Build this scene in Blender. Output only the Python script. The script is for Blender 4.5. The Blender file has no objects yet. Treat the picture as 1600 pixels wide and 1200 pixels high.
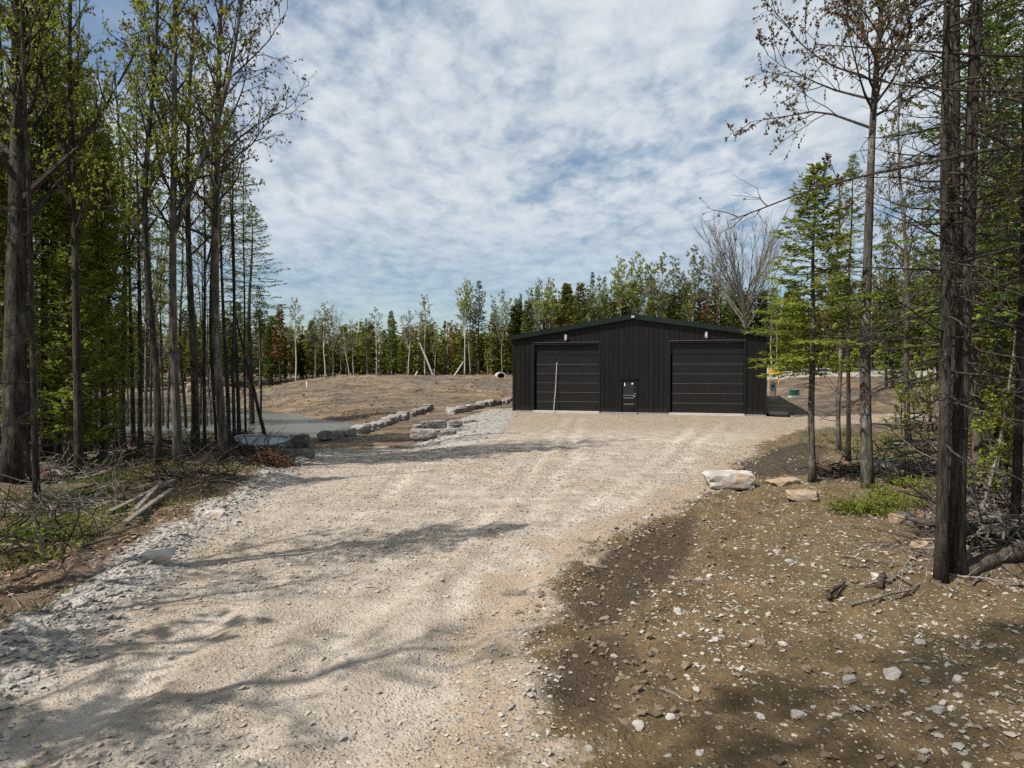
import bpy, bmesh, math, random
import numpy as np
from mathutils import Vector, Matrix

sc = bpy.context.scene
COL = sc.collection
R = math.radians
random.seed(7)
rng = np.random.default_rng(11)

# ------------------------------------------------------------------ camera, sky, sun, exposure
CAM_Z = 2.72
F = 1100.0
PITCH = math.atan(23 / F)
cd = bpy.data.cameras.new('camera')
cd.sensor_width = 36.0
cd.lens = 36.0 * F / 1600.0
cd.clip_start = 0.05
cd.clip_end = 3000
cam = bpy.data.objects.new('camera', cd)
cam.location = (0, 0, CAM_Z)
cam.rotation_euler = (R(90) - PITCH, 0, 0)
COL.objects.link(cam)
sc.camera = cam

SUN_EL = R(52)
SUN_TO = Vector((-0.86 * math.cos(SUN_EL), -0.51 * math.cos(SUN_EL), math.sin(SUN_EL))).normalized()
sd = bpy.data.lights.new('sun', 'SUN')
sd.energy = 5.0
sd.angle = R(0.6)
sd.color = (1.0, 0.94, 0.86)
sun = bpy.data.objects.new('sun', sd)
sun.rotation_euler = SUN_TO.to_track_quat('Z', 'Y').to_euler()
COL.objects.link(sun)

world = bpy.data.worlds.new('World')
sc.world = world
world.use_nodes = True


def build_world():
    nt = world.node_tree
    N, L = nt.nodes, nt.links
    N.clear()
    out = N.new('ShaderNodeOutputWorld')
    bg = N.new('ShaderNodeBackground')
    bg.inputs[1].default_value = 0.077
    L.new(bg.outputs[0], out.inputs[0])
    sky = N.new('ShaderNodeTexSky')
    sky.sky_type = 'NISHITA'
    sky.sun_disc = False
    sky.sun_elevation = SUN_EL
    sky.sun_rotation = math.atan2(SUN_TO.x, SUN_TO.y)
    sky.altitude = 250
    sky.air_density = 1.0
    sky.dust_density = 0.6
    sky.ozone_density = 1.5
    tc = N.new('ShaderNodeTexCoord')
    sp = N.new('ShaderNodeSeparateXYZ')
    L.new(tc.outputs['Generated'], sp.inputs[0])

    def m(op, a, b=None, c=None):
        n = N.new('ShaderNodeMath')
        n.operation = op
        for i, v in enumerate((a, b, c)):
            if v is None:
                continue
            if isinstance(v, (int, float)):
                n.inputs[i].default_value = v
            else:
                L.new(v, n.inputs[i])
        return n.outputs[0]
    zc = m('ADD', m('MAXIMUM', sp.outputs[2], 0.0), 0.13)
    u = m('DIVIDE', sp.outputs[0], zc)
    v = m('DIVIDE', sp.outputs[1], zc)
    cb = N.new('ShaderNodeCombineXYZ')
    L.new(u, cb.inputs[0])
    L.new(v, cb.inputs[1])

    def noise(scale, detail, rough, dist, loc, stretch=(1, 1, 1), rot=0.0):
        mp = N.new('ShaderNodeMapping')
        mp.inputs['Location'].default_value = loc
        mp.inputs['Scale'].default_value = stretch
        mp.inputs['Rotation'].default_value = (0, 0, rot)
        L.new(cb.outputs[0], mp.inputs[0])
        n = N.new('ShaderNodeTexNoise')
        n.inputs['Scale'].default_value = scale
        n.inputs['Detail'].default_value = detail
        n.inputs['Roughness'].default_value = rough
        n.inputs['Distortion'].default_value = dist
        L.new(mp.outputs[0], n.inputs[0])
        return n.outputs[0]

    def mr(v, a, b, c=0.0, d=1.0, smooth=True):
        n = N.new('ShaderNodeMapRange')
        n.interpolation_type = 'SMOOTHSTEP' if smooth else 'LINEAR'
        L.new(v, n.inputs[0])
        for i, x in enumerate((a, b, c, d)):
            n.inputs[i + 1].default_value = x
        return n.outputs[0]
    big = noise(0.55, 3, 0.5, 0.2, (3.1, 1.7, 0))
    mid = noise(1.7, 9, 0.62, 0.25, (0.3, 5.2, 0), (1.0, 0.75, 1), 0.5)
    puff = noise(10.5, 6, 0.6, 0.2, (7.3, 2.2, 0), (1.0, 0.65, 1), 0.7)
    cov = m('ADD', m('MULTIPLY', big, 0.75), m('ADD', m('MULTIPLY', mid, 0.62), m('MULTIPLY', puff, 0.30)))
    # one wide break in the cloud deck, high over the left wood
    du, dv = m('ADD', u, 0.85), m('SUBTRACT', v, 1.35)
    gap = m('EXPONENT', m('MULTIPLY', m('ADD', m('MULTIPLY', du, du), m('MULTIPLY', dv, dv)), -4.5))
    cov = m('SUBTRACT', cov, m('MULTIPLY', gap, 0.30))
    mask = mr(cov, 0.58, 0.86, 0.30, 1.0)
    # thinner veil towards the horizon, where streaks let the blue through
    low = mr(sp.outputs[2], 0.05, 0.26, 0.45, 1.0)
    mask = m('MULTIPLY', mask, low)
    tone = m('ADD', m('MULTIPLY', puff, 0.55), m('MULTIPLY', mid, 0.45))
    tone = mr(tone, 0.30, 0.66)
    cm = N.new('ShaderNodeMix')
    cm.data_type = 'RGBA'
    L.new(tone, cm.inputs[0])
    cm.inputs[6].default_value = (3.6, 4.4, 5.3, 1)
    cm.inputs[7].default_value = (6.6, 7.1, 7.5, 1)
    # the clear air between the clouds, a deeper blue
    hs = N.new('ShaderNodeHueSaturation')
    hs.inputs['Saturation'].default_value = 1.45
    hs.inputs['Value'].default_value = 0.85
    L.new(sky.outputs[0], hs.inputs['Color'])
    mx = N.new('ShaderNodeMix')
    mx.data_type = 'RGBA'
    L.new(mask, mx.inputs[0])
    L.new(hs.outputs[0], mx.inputs[6])
    L.new(cm.outputs[2], mx.inputs[7])
    L.new(mx.outputs[2], bg.inputs[0])


build_world()
sc.view_settings.view_transform = 'Standard'
sc.view_settings.look = 'None'
sc.view_settings.exposure = 0.54
sc.view_settings.gamma = 1.0
sc.view_settings.use_curve_mapping = False
sc.cycles.max_bounces = 6
sc.cycles.diffuse_bounces = 2
sc.cycles.glossy_bounces = 2
sc.cycles.transmission_bounces = 3
sc.cycles.use_denoising = False
sc.cycles.use_adaptive_sampling = True
sc.cycles.adaptive_threshold = 0.02

# ------------------------------------------------------------------ naming helpers
ONES = ['', 'first', 'second', 'third', 'fourth', 'fifth', 'sixth', 'seventh', 'eighth', 'ninth', 'tenth', 'eleventh', 'twelfth',
        'thirteenth', 'fourteenth', 'fifteenth', 'sixteenth', 'seventeenth', 'eighteenth', 'nineteenth']
TENS = ['', '', 'twenty', 'thirty', 'forty', 'fifty', 'sixty', 'seventy', 'eighty', 'ninety']
TENTH = ['', '', 'twentieth', 'thirtieth', 'fortieth', 'fiftieth', 'sixtieth', 'seventieth', 'eightieth', 'ninetieth']


def nth(n):
    if n < 20:
        return ONES[n]
    if n < 100:
        return TENTH[n // 10] if n % 10 == 0 else TENS[n // 10] + '-' + ONES[n % 10]
    return 'hundred and ' + nth(n - 100) if n > 100 else 'hundredth'


def tag(o, label=None, cat=None, group=None, kind=None):
    if label:
        o['label'] = label
    if cat:
        o['category'] = cat
    if group:
        o['group'] = group
    if kind:
        o['kind'] = kind
    return o


def empty(name, loc, rz=0.0):
    o = bpy.data.objects.new(name, None)
    o.empty_display_size = 0.3
    o.location = loc
    o.rotation_euler = (0, 0, rz)
    COL.objects.link(o)
    return o


def link(name, mesh, parent=None, mat=None, loc=None, rot=None, scale=None):
    o = bpy.data.objects.new(name, mesh)
    COL.objects.link(o)
    if parent is not None:
        o.parent = parent
    if mat is not None:
        if len(mesh.materials) == 0:
            mesh.materials.append(mat)
        elif mesh.materials[0] != mat:
            o.material_slots[0].link = 'OBJECT'
            o.material_slots[0].material = mat
    if loc is not None:
        o.location = loc
    if rot is not None:
        o.rotation_euler = rot
    if scale is not None:
        o.scale = scale
    return o


# ------------------------------------------------------------------ mesh building in numpy
class MB:
    def __init__(s):
        s.v, s.q, s.t, s.n = [], [], [], 0

    def add(s, v, q=None, t=None):
        v = np.asarray(v, dtype=np.float64).reshape(-1, 3)
        if q is not None and len(q):
            s.q.append(np.asarray(q, dtype=np.int64).reshape(-1, 4) + s.n)
        if t is not None and len(t):
            s.t.append(np.asarray(t, dtype=np.int64).reshape(-1, 3) + s.n)
        s.v.append(v)
        s.n += len(v)

    def tube(s, p, r, sides=5, cap=True):
        p = np.asarray(p, float)
        r = np.broadcast_to(np.asarray(r, float), (len(p),))
        n = len(p)
        tg = np.empty_like(p)
        tg[1:-1] = p[2:] - p[:-2]
        tg[0] = p[1] - p[0]
        tg[-1] = p[-1] - p[-2]
        tg /= np.linalg.norm(tg, axis=1)[:, None] + 1e-9
        ref = np.array([1.0, 0, 0]) if abs(tg[0, 0]) < 0.8 else np.array([0, 1.0, 0])
        a = np.cross(tg, ref)
        a /= np.linalg.norm(a, axis=1)[:, None] + 1e-9
        b = np.cross(tg, a)
        an = np.arange(sides) * 2 * math.pi / sides
        ring = p[:, None, :] + r[:, None, None] * (a[:, None, :] * np.cos(an)[None, :, None] + b[:, None, :] * np.sin(an)[None, :, None])
        i = np.arange(n - 1)[:, None] * sides
        k = np.arange(sides)[None, :]
        k2 = (k + 1) % sides
        q = np.stack([i + k, i + k2, i + sides + k2, i + sides + k], axis=-1).reshape(-1, 4)
        v = ring.reshape(-1, 3)
        t = None
        if cap:
            v = np.vstack([v, p[0], p[-1]])
            c0, c1 = n * sides, n * sides + 1
            kk = np.arange(sides)
            kn = (kk + 1) % sides
            t = np.vstack([np.stack([np.full(sides, c0), kn, kk], 1),
                           np.stack([np.full(sides, c1), (n - 1) * sides + kk, (n - 1) * sides + kn], 1)])
        s.add(v, q, t)

    def box(s, lo, hi):
        x0, y0, z0 = lo
        x1, y1, z1 = hi
        s.add([(x0, y0, z0), (x1, y0, z0), (x1, y1, z0), (x0, y1, z0), (x0, y0, z1), (x1, y0, z1), (x1, y1, z1), (x0, y1, z1)],
              [(0, 3, 2, 1), (4, 5, 6, 7), (0, 1, 5, 4), (1, 2, 6, 5), (2, 3, 7, 6), (3, 0, 4, 7)])

    def blades(s, c, d, nrm, ln, wd, bend=0.0):
        """rhombus leaves: base c, direction d, width along cross(d, nrm)"""
        c = np.asarray(c, float)
        d = np.asarray(d, float)
        d = d / (np.linalg.norm(d, axis=1)[:, None] + 1e-9)
        w = np.cross(d, nrm)
        w /= np.linalg.norm(w, axis=1)[:, None] + 1e-9
        up = np.cross(w, d)
        ln = np.broadcast_to(ln, (len(c),))[:, None]
        wd = np.broadcast_to(wd, (len(c),))[:, None]
        m = c + d * ln * 0.45
        tip = c + d * ln - up * ln * bend
        v = np.stack([c, m + w * wd * 0.5, tip, m - w * wd * 0.5], 1).reshape(-1, 3)
        q = np.arange(len(c) * 4).reshape(-1, 4)
        s.add(v, q)

    def mesh(s, name, mat=None, smooth=False):
        me = bpy.data.meshes.new(name)
        V = np.vstack(s.v) if s.v else np.zeros((0, 3))
        Q = np.vstack(s.q) if s.q else np.zeros((0, 4), int)
        T = np.vstack(s.t) if s.t else np.zeros((0, 3), int)
        me.vertices.add(len(V))
        me.vertices.foreach_set('co', V.astype(np.float32).ravel())
        nl = Q.size + T.size
        me.loops.add(nl)
        me.loops.foreach_set('vertex_index', np.concatenate([Q.ravel(), T.ravel()]).astype(np.int32))
        npoly = len(Q) + len(T)
        me.polygons.add(npoly)
        st = np.concatenate([np.arange(len(Q)) * 4, Q.size + np.arange(len(T)) * 3]).astype(np.int32)
        me.polygons.foreach_set('loop_start', st)
        me.polygons.foreach_set('use_smooth', np.full(npoly, bool(smooth)))
        me.update(calc_edges=True)
        me.validate()
        if mat is not None:
            me.materials.append(mat)
        return me

    def obj(s, name, mat, parent=None, smooth=False, **k):
        return link(name, s.mesh(name, mat, smooth), parent, mat, **k)


def unit(v):
    v = np.asarray(v, float)
    return v / (np.linalg.norm(v) + 1e-9)


def ico(sub):
    bm = bmesh.new()
    bmesh.ops.create_icosphere(bm, subdivisions=sub, radius=1)
    v = np.array([x.co[:] for x in bm.verts])
    f = np.array([[x.index for x in p.verts] for p in bm.faces])
    bm.free()
    return v, f


# ------------------------------------------------------------------ noise
def vnoise(x, y, seed=0):
    xi = np.floor(x).astype(np.int64)
    yi = np.floor(y).astype(np.int64)
    fx, fy = x - xi, y - yi
    fx = fx * fx * fx * (fx * (fx * 6 - 15) + 10)
    fy = fy * fy * fy * (fy * (fy * 6 - 15) + 10)

    def h(a, b):
        n = (a * 374761393 + b * 668265263 + seed * 974634777) & 0x7fffffff
        n = ((n ^ (n >> 13)) * 1274126177) & 0x7fffffff
        n = n ^ (n >> 16)
        return (n & 0xffff) / 65535.0
    a, b, c, d = h(xi, yi), h(xi + 1, yi), h(xi, yi + 1), h(xi + 1, yi + 1)
    return (a * (1 - fx) + b * fx) * (1 - fy) + (c * (1 - fx) + d * fx) * fy - 0.5


def fbm(x, y, oct=4, seed=0, gain=0.5):
    s, a = 0.0, 1.0
    for i in range(oct):
        s = s + a * vnoise(x * 2 ** i + 17.3 * i, y * 2 ** i - 9.1 * i, seed + i)
        a *= gain
    return s


def sst(a, b, x):
    t = np.clip((x - a) / (b - a), 0, 1)
    return t * t * (3 - 2 * t)


def sdf(poly, x, y):
    """signed distance to a polygon, negative inside"""
    P = np.asarray(poly, float)
    d = np.full(np.shape(x), 1e18)
    ins = np.zeros(np.shape(x), bool)
    for i in range(len(P)):
        ax, ay = P[i]
        bx, by = P[(i + 1) % len(P)]
        ex, ey = bx - ax, by - ay
        t = np.clip(((x - ax) * ex + (y - ay) * ey) / (ex * ex + ey * ey + 1e-12), 0, 1)
        d = np.minimum(d, (x - ax - t * ex) ** 2 + (y - ay - t * ey) ** 2)
        c = ((ay > y) != (by > y)) & (x < ex * (y - ay) / (ey if abs(ey) > 1e-12 else 1e-12) + ax)
        ins ^= c
    d = np.sqrt(d)
    return np.where(ins, -d, d)


def pdist(line, x, y):
    P = np.asarray(line, float)
    d = np.full(np.shape(x), 1e18)
    for i in range(len(P) - 1):
        ax, ay = P[i]
        ex, ey = P[i + 1] - P[i]
        t = np.clip(((x - ax) * ex + (y - ay) * ey) / (ex * ex + ey * ey + 1e-12), 0, 1)
        d = np.minimum(d, (x - ax - t * ex) ** 2 + (y - ay - t * ey) ** 2)
    return np.sqrt(d)


# ------------------------------------------------------------------ where things stand
def ray(px, py):
    a, b = (px - 800) / F, (600 - py) / F
    cp, sp = math.cos(PITCH), math.sin(PITCH)
    return np.array([a, cp + b * sp, -sp + b * cp])


def G(px, py, z=0.0):
    d = ray(px, py)
    t = (z - CAM_Z) / d[2]
    return np.array([d[0] * t, d[1] * t])


A0 = np.array([0.07, 45.0])
B0 = np.array([14.67, 40.6])
BU = (B0 - A0) / np.linalg.norm(B0 - A0)
BV = np.array([-BU[1], BU[0]])
BW = 15.25
BD = 24.0
BANG = math.atan2(BU[1], BU[0])
PAD = [A0 - BU * 0.6 - BV * 1.5, A0 + BU * (BW + 0.8) - BV * 1.5, A0 + BU * (BW + 0.8) + BV * (BD + 1), A0 - BU * 0.6 + BV * (BD + 1)]

POND = [(-9.8, 45), (-9.4, 39), (-9.6, 34), (-11.5, 31.5), (-16, 31), (-24, 32), (-36, 37), (-60, 60), (-66, 85), (-54, 97), (-38, 95),
        (-31, 80), (-25.5, 65), (-19, 56.5), (-14.8, 51)]
WATER_Z = -0.75

LEFT_EDGE = [(-5.9, -14), (-5.3, 2)] + [tuple(G(*p)) for p in [(0, 1065), (160, 935), (270, 852), (340, 803), (395, 768), (440, 738), (475, 715), (530, 698)]]
RIGHT_EDGE = [tuple(G(*p)) for p in [(1440, 656), (1330, 663), (1240, 674), (1195, 690), (1165, 716), (1135, 748), (1105, 778), (1050, 803), (960, 838), (895, 890),
                                     (845, 955), (815, 1000), (850, 1090), (835, 1195)]] + [(0.3, 2), (0.8, -14)]
DRIVE = LEFT_EDGE + [tuple(G(600, 684)), tuple(G(640, 692)), tuple(G(705, 668)), tuple(G(760, 648)), tuple(A0 - BU * 2.2 + BV * 1), tuple(A0 - BU * 1 + BV * 6),
                     tuple(B0 + BU * 1.2 + BV * 5), tuple(B0 + BU * 1.4)] + [tuple(G(1440, 646))] + RIGHT_EDGE
WET_SHADE = [[tuple(G(*p)) for p in [(1090, 800), (1010, 832), (960, 852), (910, 888), (888, 950), (900, 985), (950, 978), (1010, 940), (1075, 885), (1100, 845)]],
       [tuple(G(*p)) for p in [(1128, 738), (1180, 712), (1250, 690), (1300, 700), (1270, 740), (1190, 748)]],
       [tuple(G(*p)) for p in [(880, 990), (960, 985), (1000, 1020), (960, 1120), (880, 1150), (850, 1080)]],
       [tuple(G(*p)) for p in [(1275, 742), (1340, 735), (1350, 752), (1290, 757)]]]  # this last patch is painted shade, the dark hollow between fir and maple
WOOD_L = [(-5.9, -20), (-5.5, 2)] + LEFT_EDGE[2:8] + [tuple(G(430, 722)), (-9.4, 28), (-11, 31), (-24, 31.5), (-36, 36), (-60, 59), (-140, 60), (-140, -20)]
WOOD_R = [(5.9, -20), (6.2, 8), (5.6, 9.8), (7.6, 14.0), (9.5, 17), (14, 22), (22, 30), (34, 40), (60, 62), (140, 62), (140, -20)]
SLOPE_GRAVEL = [tuple(G(*p)) for p in [(640, 694), (690, 655), (770, 640), (805, 640), (800, 655), (760, 690), (690, 705)]]
FIELD_PAD_R = [(16, 74), (20, 70), (60, 74), (90, 84), (90, 96), (22, 92)]
GRASS_BLOBS = [(-9.2, 15.2, 1.5), (-7.6, 13.0, 1.0), (-8.2, 11.5, 1.4), (-8.3, 17.6, 1.3), (-9.8, 18.0, 1.2), (-7.4, 10.4, 0.9), (-6.9, 14.6, 0.9), (-11, 14, 1.0),
               (-5.55, 7.8, 0.35), (-7.9, 16.0, 1.0), (-11.5, 21, 1.5), (-8.9, 13.4, 0.8), (-9.4, 16.6, 0.9), (-7.9, 12.2, 0.6), (-10.4, 12.6, 0.8), (12.6, 24, 2.2), (11.5, 21, 1.2), (14, 28, 2.5)]
SPOIL_R = [(21, 47), (25, 49), (31, 50), (37, 54)]
MUD_TRACK = [tuple(G(*p)) for p in [(1190, 725), (1120, 765), (1060, 815), (985, 880), (925, 980), (905, 1130)]] + [(1.0, 3), (1.2, -10)]
RUT_PATHS = [[tuple(G(880, 655)), tuple(G(840, 720)), tuple(G(760, 800)), tuple(G(620, 920)), tuple(G(440, 1100)), (-2.4, 2), (-2.2, -10)],
             [tuple(G(905, 655)), tuple(G(890, 720)), tuple(G(830, 800)), tuple(G(740, 920)), tuple(G(640, 1150)), (-0.7, 2), (-0.6, -10)],
             [tuple(G(1090, 660)), tuple(G(1010, 730)), tuple(G(900, 800)), tuple(G(800, 900)), tuple(G(700, 1100)), (-0.3, 2), (-0.2, -10)],
             [tuple(G(1130, 660)), tuple(G(1060, 720)), tuple(G(960, 790)), tuple(G(860, 880)), tuple(G(540, 1190)), (-1.7, 2), (-1.6, -10)],
             [tuple(G(700, 700)), tuple(G(640, 740)), tuple(G(560, 800)), tuple(G(430, 900)), tuple(G(200, 1080)), (-3.4, 2), (-3.3, -10)]]


def terrain(x, y, fine=True):
    x = np.asarray(x, float)
    y = np.asarray(y, float)
    right = sst(13, 21, x - 0.1 * (y - 42))
    hl = (0.6 + 1.15 * sst(-50, -17, x)) * sst(46, 84, y) + 0.3 * sst(100, 170, y)
    hr = 2.78 * sst(43, 92, y) ** 0.9
    h = hl * (1 - right) + hr * right
    h = h + 0.22 * fbm(x / 9, y / 9, 3, 5) * sst(30, 60, y)
    rd = pdist(SPOIL_R, x, y)
    h = h + 0.95 * np.exp(-(rd / 2.0) ** 2) * (0.8 + 0.9 * fbm(x * 0.7, y * 0.7, 3, 14))
    pad = sdf(PAD, x, y)
    h = h * sst(0, 9, pad)
    low = sst(-1.2, -4.4, x) * sst(21, 28, y) * (1 - sst(50, 60, y))
    h = h - 0.34 * low
    # woods: uneven floor
    wl = sst(0.3, -1.2, sdf(WOOD_L, x, y))
    wr = sst(0.3, -1.5, sdf(WOOD_R, x, y))
    wood = np.maximum(wl, wr)
    h = h + wood * (0.05 + 0.28 * fbm(x / 2.2, y / 2.2, 4, 31))
    # pond basin
    s = sdf(POND, x, y) + 0.9 * fbm(x / 3.0, y / 3.0, 3, 3)
    wbank = 4.0 + 10.0 * sst(44, 60, y)
    k = np.clip(s / wbank, 0, 1)
    k = 1 - (1 - k) ** 1.8
    h = np.where(s > 0, WATER_Z + (h - WATER_Z) * k, WATER_Z + np.maximum(s * 0.25, -1.0))
    if fine:
        near = 1 - sst(25, 70, y)
        dr = sst(0.25, -0.5, sdf(DRIVE, x, y))
        # ridge of stony spoil along the left edge
        le = pdist(LEFT_EDGE, x, y)
        h = h + near * 0.13 * np.exp(-(le / 0.42) ** 2) * (0.7 + 1.2 * fbm(x * 1.3, y * 1.3, 3, 8))
        # wheel ruts on the drive
        for i, p in enumerate(RUT_PATHS):
            d = pdist(p, x + 0.25 * fbm(x / 3, y / 3, 2, 60 + i), y)
            h = h - dr * near * (0.04 * np.exp(-(d / 0.2) ** 2) - 0.03 * np.exp(-((d - 0.42) / 0.16) ** 2)) * (0.7 + 0.9 * fbm(x * 0.8, y * 0.8, 2, 95))
        # mud track with cleat marks
        mt = np.minimum.reduce([sdf(w, x, y) for w in WET_SHADE[:1] + WET_SHADE[2:3]])
        mm = sst(0.2, -0.3, mt)
        along = x * 0.35 + y * 0.94
        h = h - mm * 0.06 + mm * 0.055 * np.sin(along * 26 + 2 * fbm(x * 2, y * 2, 2, 71)) * (0.6 + 0.8 * fbm(x * 3, y * 3, 2, 72))
        h = h + 0.05 * np.exp(-((mt - 0.15) / 0.22) ** 2) * near * (0.6 + 1.6 * fbm(x * 3, y * 3, 3, 73))
        rough = 0.016 + 0.03 * (1 - dr)
        h = h + near * rough * 2.0 * fbm(x * 2.3, y * 2.3, 4, 41)
        h = h + near * (0.011 + 0.022 * (1 - dr)) * fbm(x * 8, y * 8, 3, 43, 0.65)
        far_ = (1 - near) * sst(0, 3, pad) * sst(0, 2, s)
        h = h + far_ * (0.24 * fbm(x * 0.9, y * 0.9, 4, 47, 0.6) + 0.3 * np.abs(fbm(x * 0.13 + y * 0.05, y * 0.55 - x * 0.09, 4, 48)))
    return h


def gz(x, y):
    return float(terrain(np.array([x]), np.array([y]))[0])


def GP(px, py):
    """the point of the ground seen along a line of sight"""
    d = ray(px, py)
    t = np.linspace(3, 140, 700)
    P = np.array([0, 0, CAM_Z]) + d[None, :] * t[:, None]
    hh = terrain(P[:, 0], P[:, 1])
    i = np.argmax(P[:, 2] < hh)
    if P[i, 2] >= hh[i]:
        i = len(t) - 1
    return P[i, 0], P[i, 1], float(hh[i])


# ------------------------------------------------------------------ materials
def newmat(name):
    m = bpy.data.materials.new(name)
    m.use_nodes = True
    nt = m.node_tree
    nt.nodes.clear()
    out = nt.nodes.new('ShaderNodeOutputMaterial')
    return m, nt, out


class NT:
    def __init__(s, nt):
        s.nt, s.N, s.L = nt, nt.nodes, nt.links

    def set(s, sock, v):
        if isinstance(v, (int, float)):
            sock.default_value = v
        elif isinstance(v, (tuple, list)):
            sock.default_value = tuple(v) + ((1,) if len(v) == 3 and len(sock.default_value) == 4 else ())
        elif v is not None:
            s.L.new(v, sock)

    def math(s, op, a, b=None, clamp=False):
        n = s.N.new('ShaderNodeMath')
        n.operation = op
        n.use_clamp = clamp
        s.set(n.inputs[0], a)
        s.set(n.inputs[1], b)
        return n.outputs[0]

    def mix(s, f, a, b, blend='MIX'):
        n = s.N.new('ShaderNodeMix')
        n.data_type = 'RGBA'
        n.blend_type = blend
        s.set(n.inputs[0], f)
        s.set(n.inputs[6], a)
        s.set(n.inputs[7], b)
        return n.outputs[2]

    def coord(s, kind='Object', scale=(1, 1, 1)):
        if kind == 'Position':
            c = s.N.new('ShaderNodeNewGeometry').outputs['Position']
        else:
            c = s.N.new('ShaderNodeTexCoord').outputs[kind]
        mp = s.N.new('ShaderNodeMapping')
        mp.inputs['Scale'].default_value = scale
        s.L.new(c, mp.inputs[0])
        return mp.outputs[0]

    def noise(s, co, scale, detail=4, rough=0.55, dist=0.0, out=0):
        n = s.N.new('ShaderNodeTexNoise')
        s.L.new(co, n.inputs[0])
        n.inputs['Scale'].default_value = scale
        n.inputs['Detail'].default_value = detail
        n.inputs['Roughness'].default_value = rough
        n.inputs['Distortion'].default_value = dist
        return n.outputs[out]

    def voronoi(s, co, scale, feature='F1', out=0, rnd=1.0):
        n = s.N.new('ShaderNodeTexVoronoi')
        n.feature = feature
        s.L.new(co, n.inputs[0])
        n.inputs['Scale'].default_value = scale
        n.inputs['Randomness'].default_value = rnd
        return n.outputs[out]

    def rng(s, v, a, b, c=0.0, d=1.0):
        n = s.N.new('ShaderNodeMapRange')
        s.set(n.inputs[0], v)
        for i, x in enumerate((a, b, c, d)):
            n.inputs[i + 1].default_value = x
        return n.outputs[0]

    def attr(s, name):
        n = s.N.new('ShaderNodeAttribute')
        n.attribute_name = name
        return n

    def sep(s, c):
        n = s.N.new('ShaderNodeSeparateColor')
        s.L.new(c, n.inputs[0])
        return n.outputs

    def bump(s, h, strength=0.5, dist=0.02, prev=None):
        n = s.N.new('ShaderNodeBump')
        n.inputs['Strength'].default_value = strength
        n.inputs['Distance'].default_value = dist
        s.L.new(h, n.inputs['Height'])
        if prev is not None:
            s.L.new(prev, n.inputs['Normal'])
        return n.outputs[0]

    def principled(s, col, rough=0.8, metal=0.0, normal=None, spec=0.3):
        n = s.N.new('ShaderNodeBsdfPrincipled')
        s.set(n.inputs['Base Color'], col)
        s.set(n.inputs['Roughness'], rough)
        s.set(n.inputs['Metallic'], metal)
        n.inputs['Specular IOR Level'].default_value = spec
        if normal is not None:
            s.L.new(normal, n.inputs['Normal'])
        return n.outputs[0]


def plain(name, col, rough=0.6, metal=0.0, var=0.25, scale=6.0, spec=0.3, bump=0.0, bscale=40.0):
    m, nt, out = newmat(name)
    n = NT(nt)
    co = n.coord('Object')
    f = n.noise(co, scale, 5)
    c = n.mix(n.rng(f, 0.3, 0.7), [x * (1 - var) for x in col], [min(1, x * (1 + var)) for x in col])
    nm = n.bump(n.noise(co, bscale, 4), bump, 0.01) if bump else None
    r = n.rng(n.noise(co, scale * 2.3, 3), 0.3, 0.7, rough * 0.85, min(1, rough * 1.15))
    nt.links.new(n.principled(c, r, metal, nm, spec), out.inputs[0])
    return m


def leafmat(name, c0, c1, c2=None, trans=0.35, gloss=0.0):
    m, nt, out = newmat(name)
    n = NT(nt)
    geo = n.N.new('ShaderNodeNewGeometry')
    isl = geo.outputs['Random Per Island']
    oi = n.N.new('ShaderNodeObjectInfo')
    col = n.mix(isl, c0, c1)
    big = n.noise(n.coord('Object'), 0.9, 3)
    if c2 is not None:
        col = n.mix(n.rng(big, 0.45, 0.65), col, c2)
    else:
        col = n.mix(n.rng(big, 0.35, 0.7), col, [x * 0.72 for x in c1])
    hs = n.N.new('ShaderNodeHueSaturation')
    n.set(hs.inputs['Hue'], n.rng(oi.outputs['Random'], 0, 1, 0.485, 0.512))
    n.set(hs.inputs['Value'], n.rng(oi.outputs['Random'], 0, 1, 0.8, 1.2))
    n.L.new(col, hs.inputs['Color'])
    col = hs.outputs[0]
    d = n.N.new('ShaderNodeBsdfDiffuse')
    n.L.new(col, d.inputs[0])
    t = n.N.new('ShaderNodeBsdfTranslucent')
    n.L.new(col, t.inputs[0])
    mx = n.N.new('ShaderNodeMixShader')
    mx.inputs[0].default_value = trans
    n.L.new(d.outputs[0], mx.inputs[1])
    n.L.new(t.outputs[0], mx.inputs[2])
    n.L.new(mx.outputs[0], out.inputs[0])
    return m


def barkmat(name, c0, c1, patch=None, birch=False, scale=1.0):
    m, nt, out = newmat(name)
    n = NT(nt)
    co = n.coord('Object', (11 * scale, 11 * scale, 1.9 * scale))
    f = n.noise(co, 1.7, 8, 0.7, 0.8)
    c = n.mix(n.rng(f, 0.40, 0.60), c0, c1)
    co2 = n.coord('Object')
    if patch:
        g = n.noise(n.coord('Object', (2.2, 2.2, 0.9)), 1.6, 4, 0.6)
        c = n.mix(n.rng(g, 0.5, 0.64), c, patch)
    if birch:
        b = n.noise(n.coord('Object', (3, 3, 14)), 1.2, 4, 0.6)
        c = n.mix(n.rng(b, 0.6, 0.66), c, (0.06, 0.05, 0.045))
    nm = n.bump(f, 1.0, 0.05)
    nt.links.new(n.principled(c, 0.92, 0, nm, 0.15), out.inputs[0])
    return m


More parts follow.
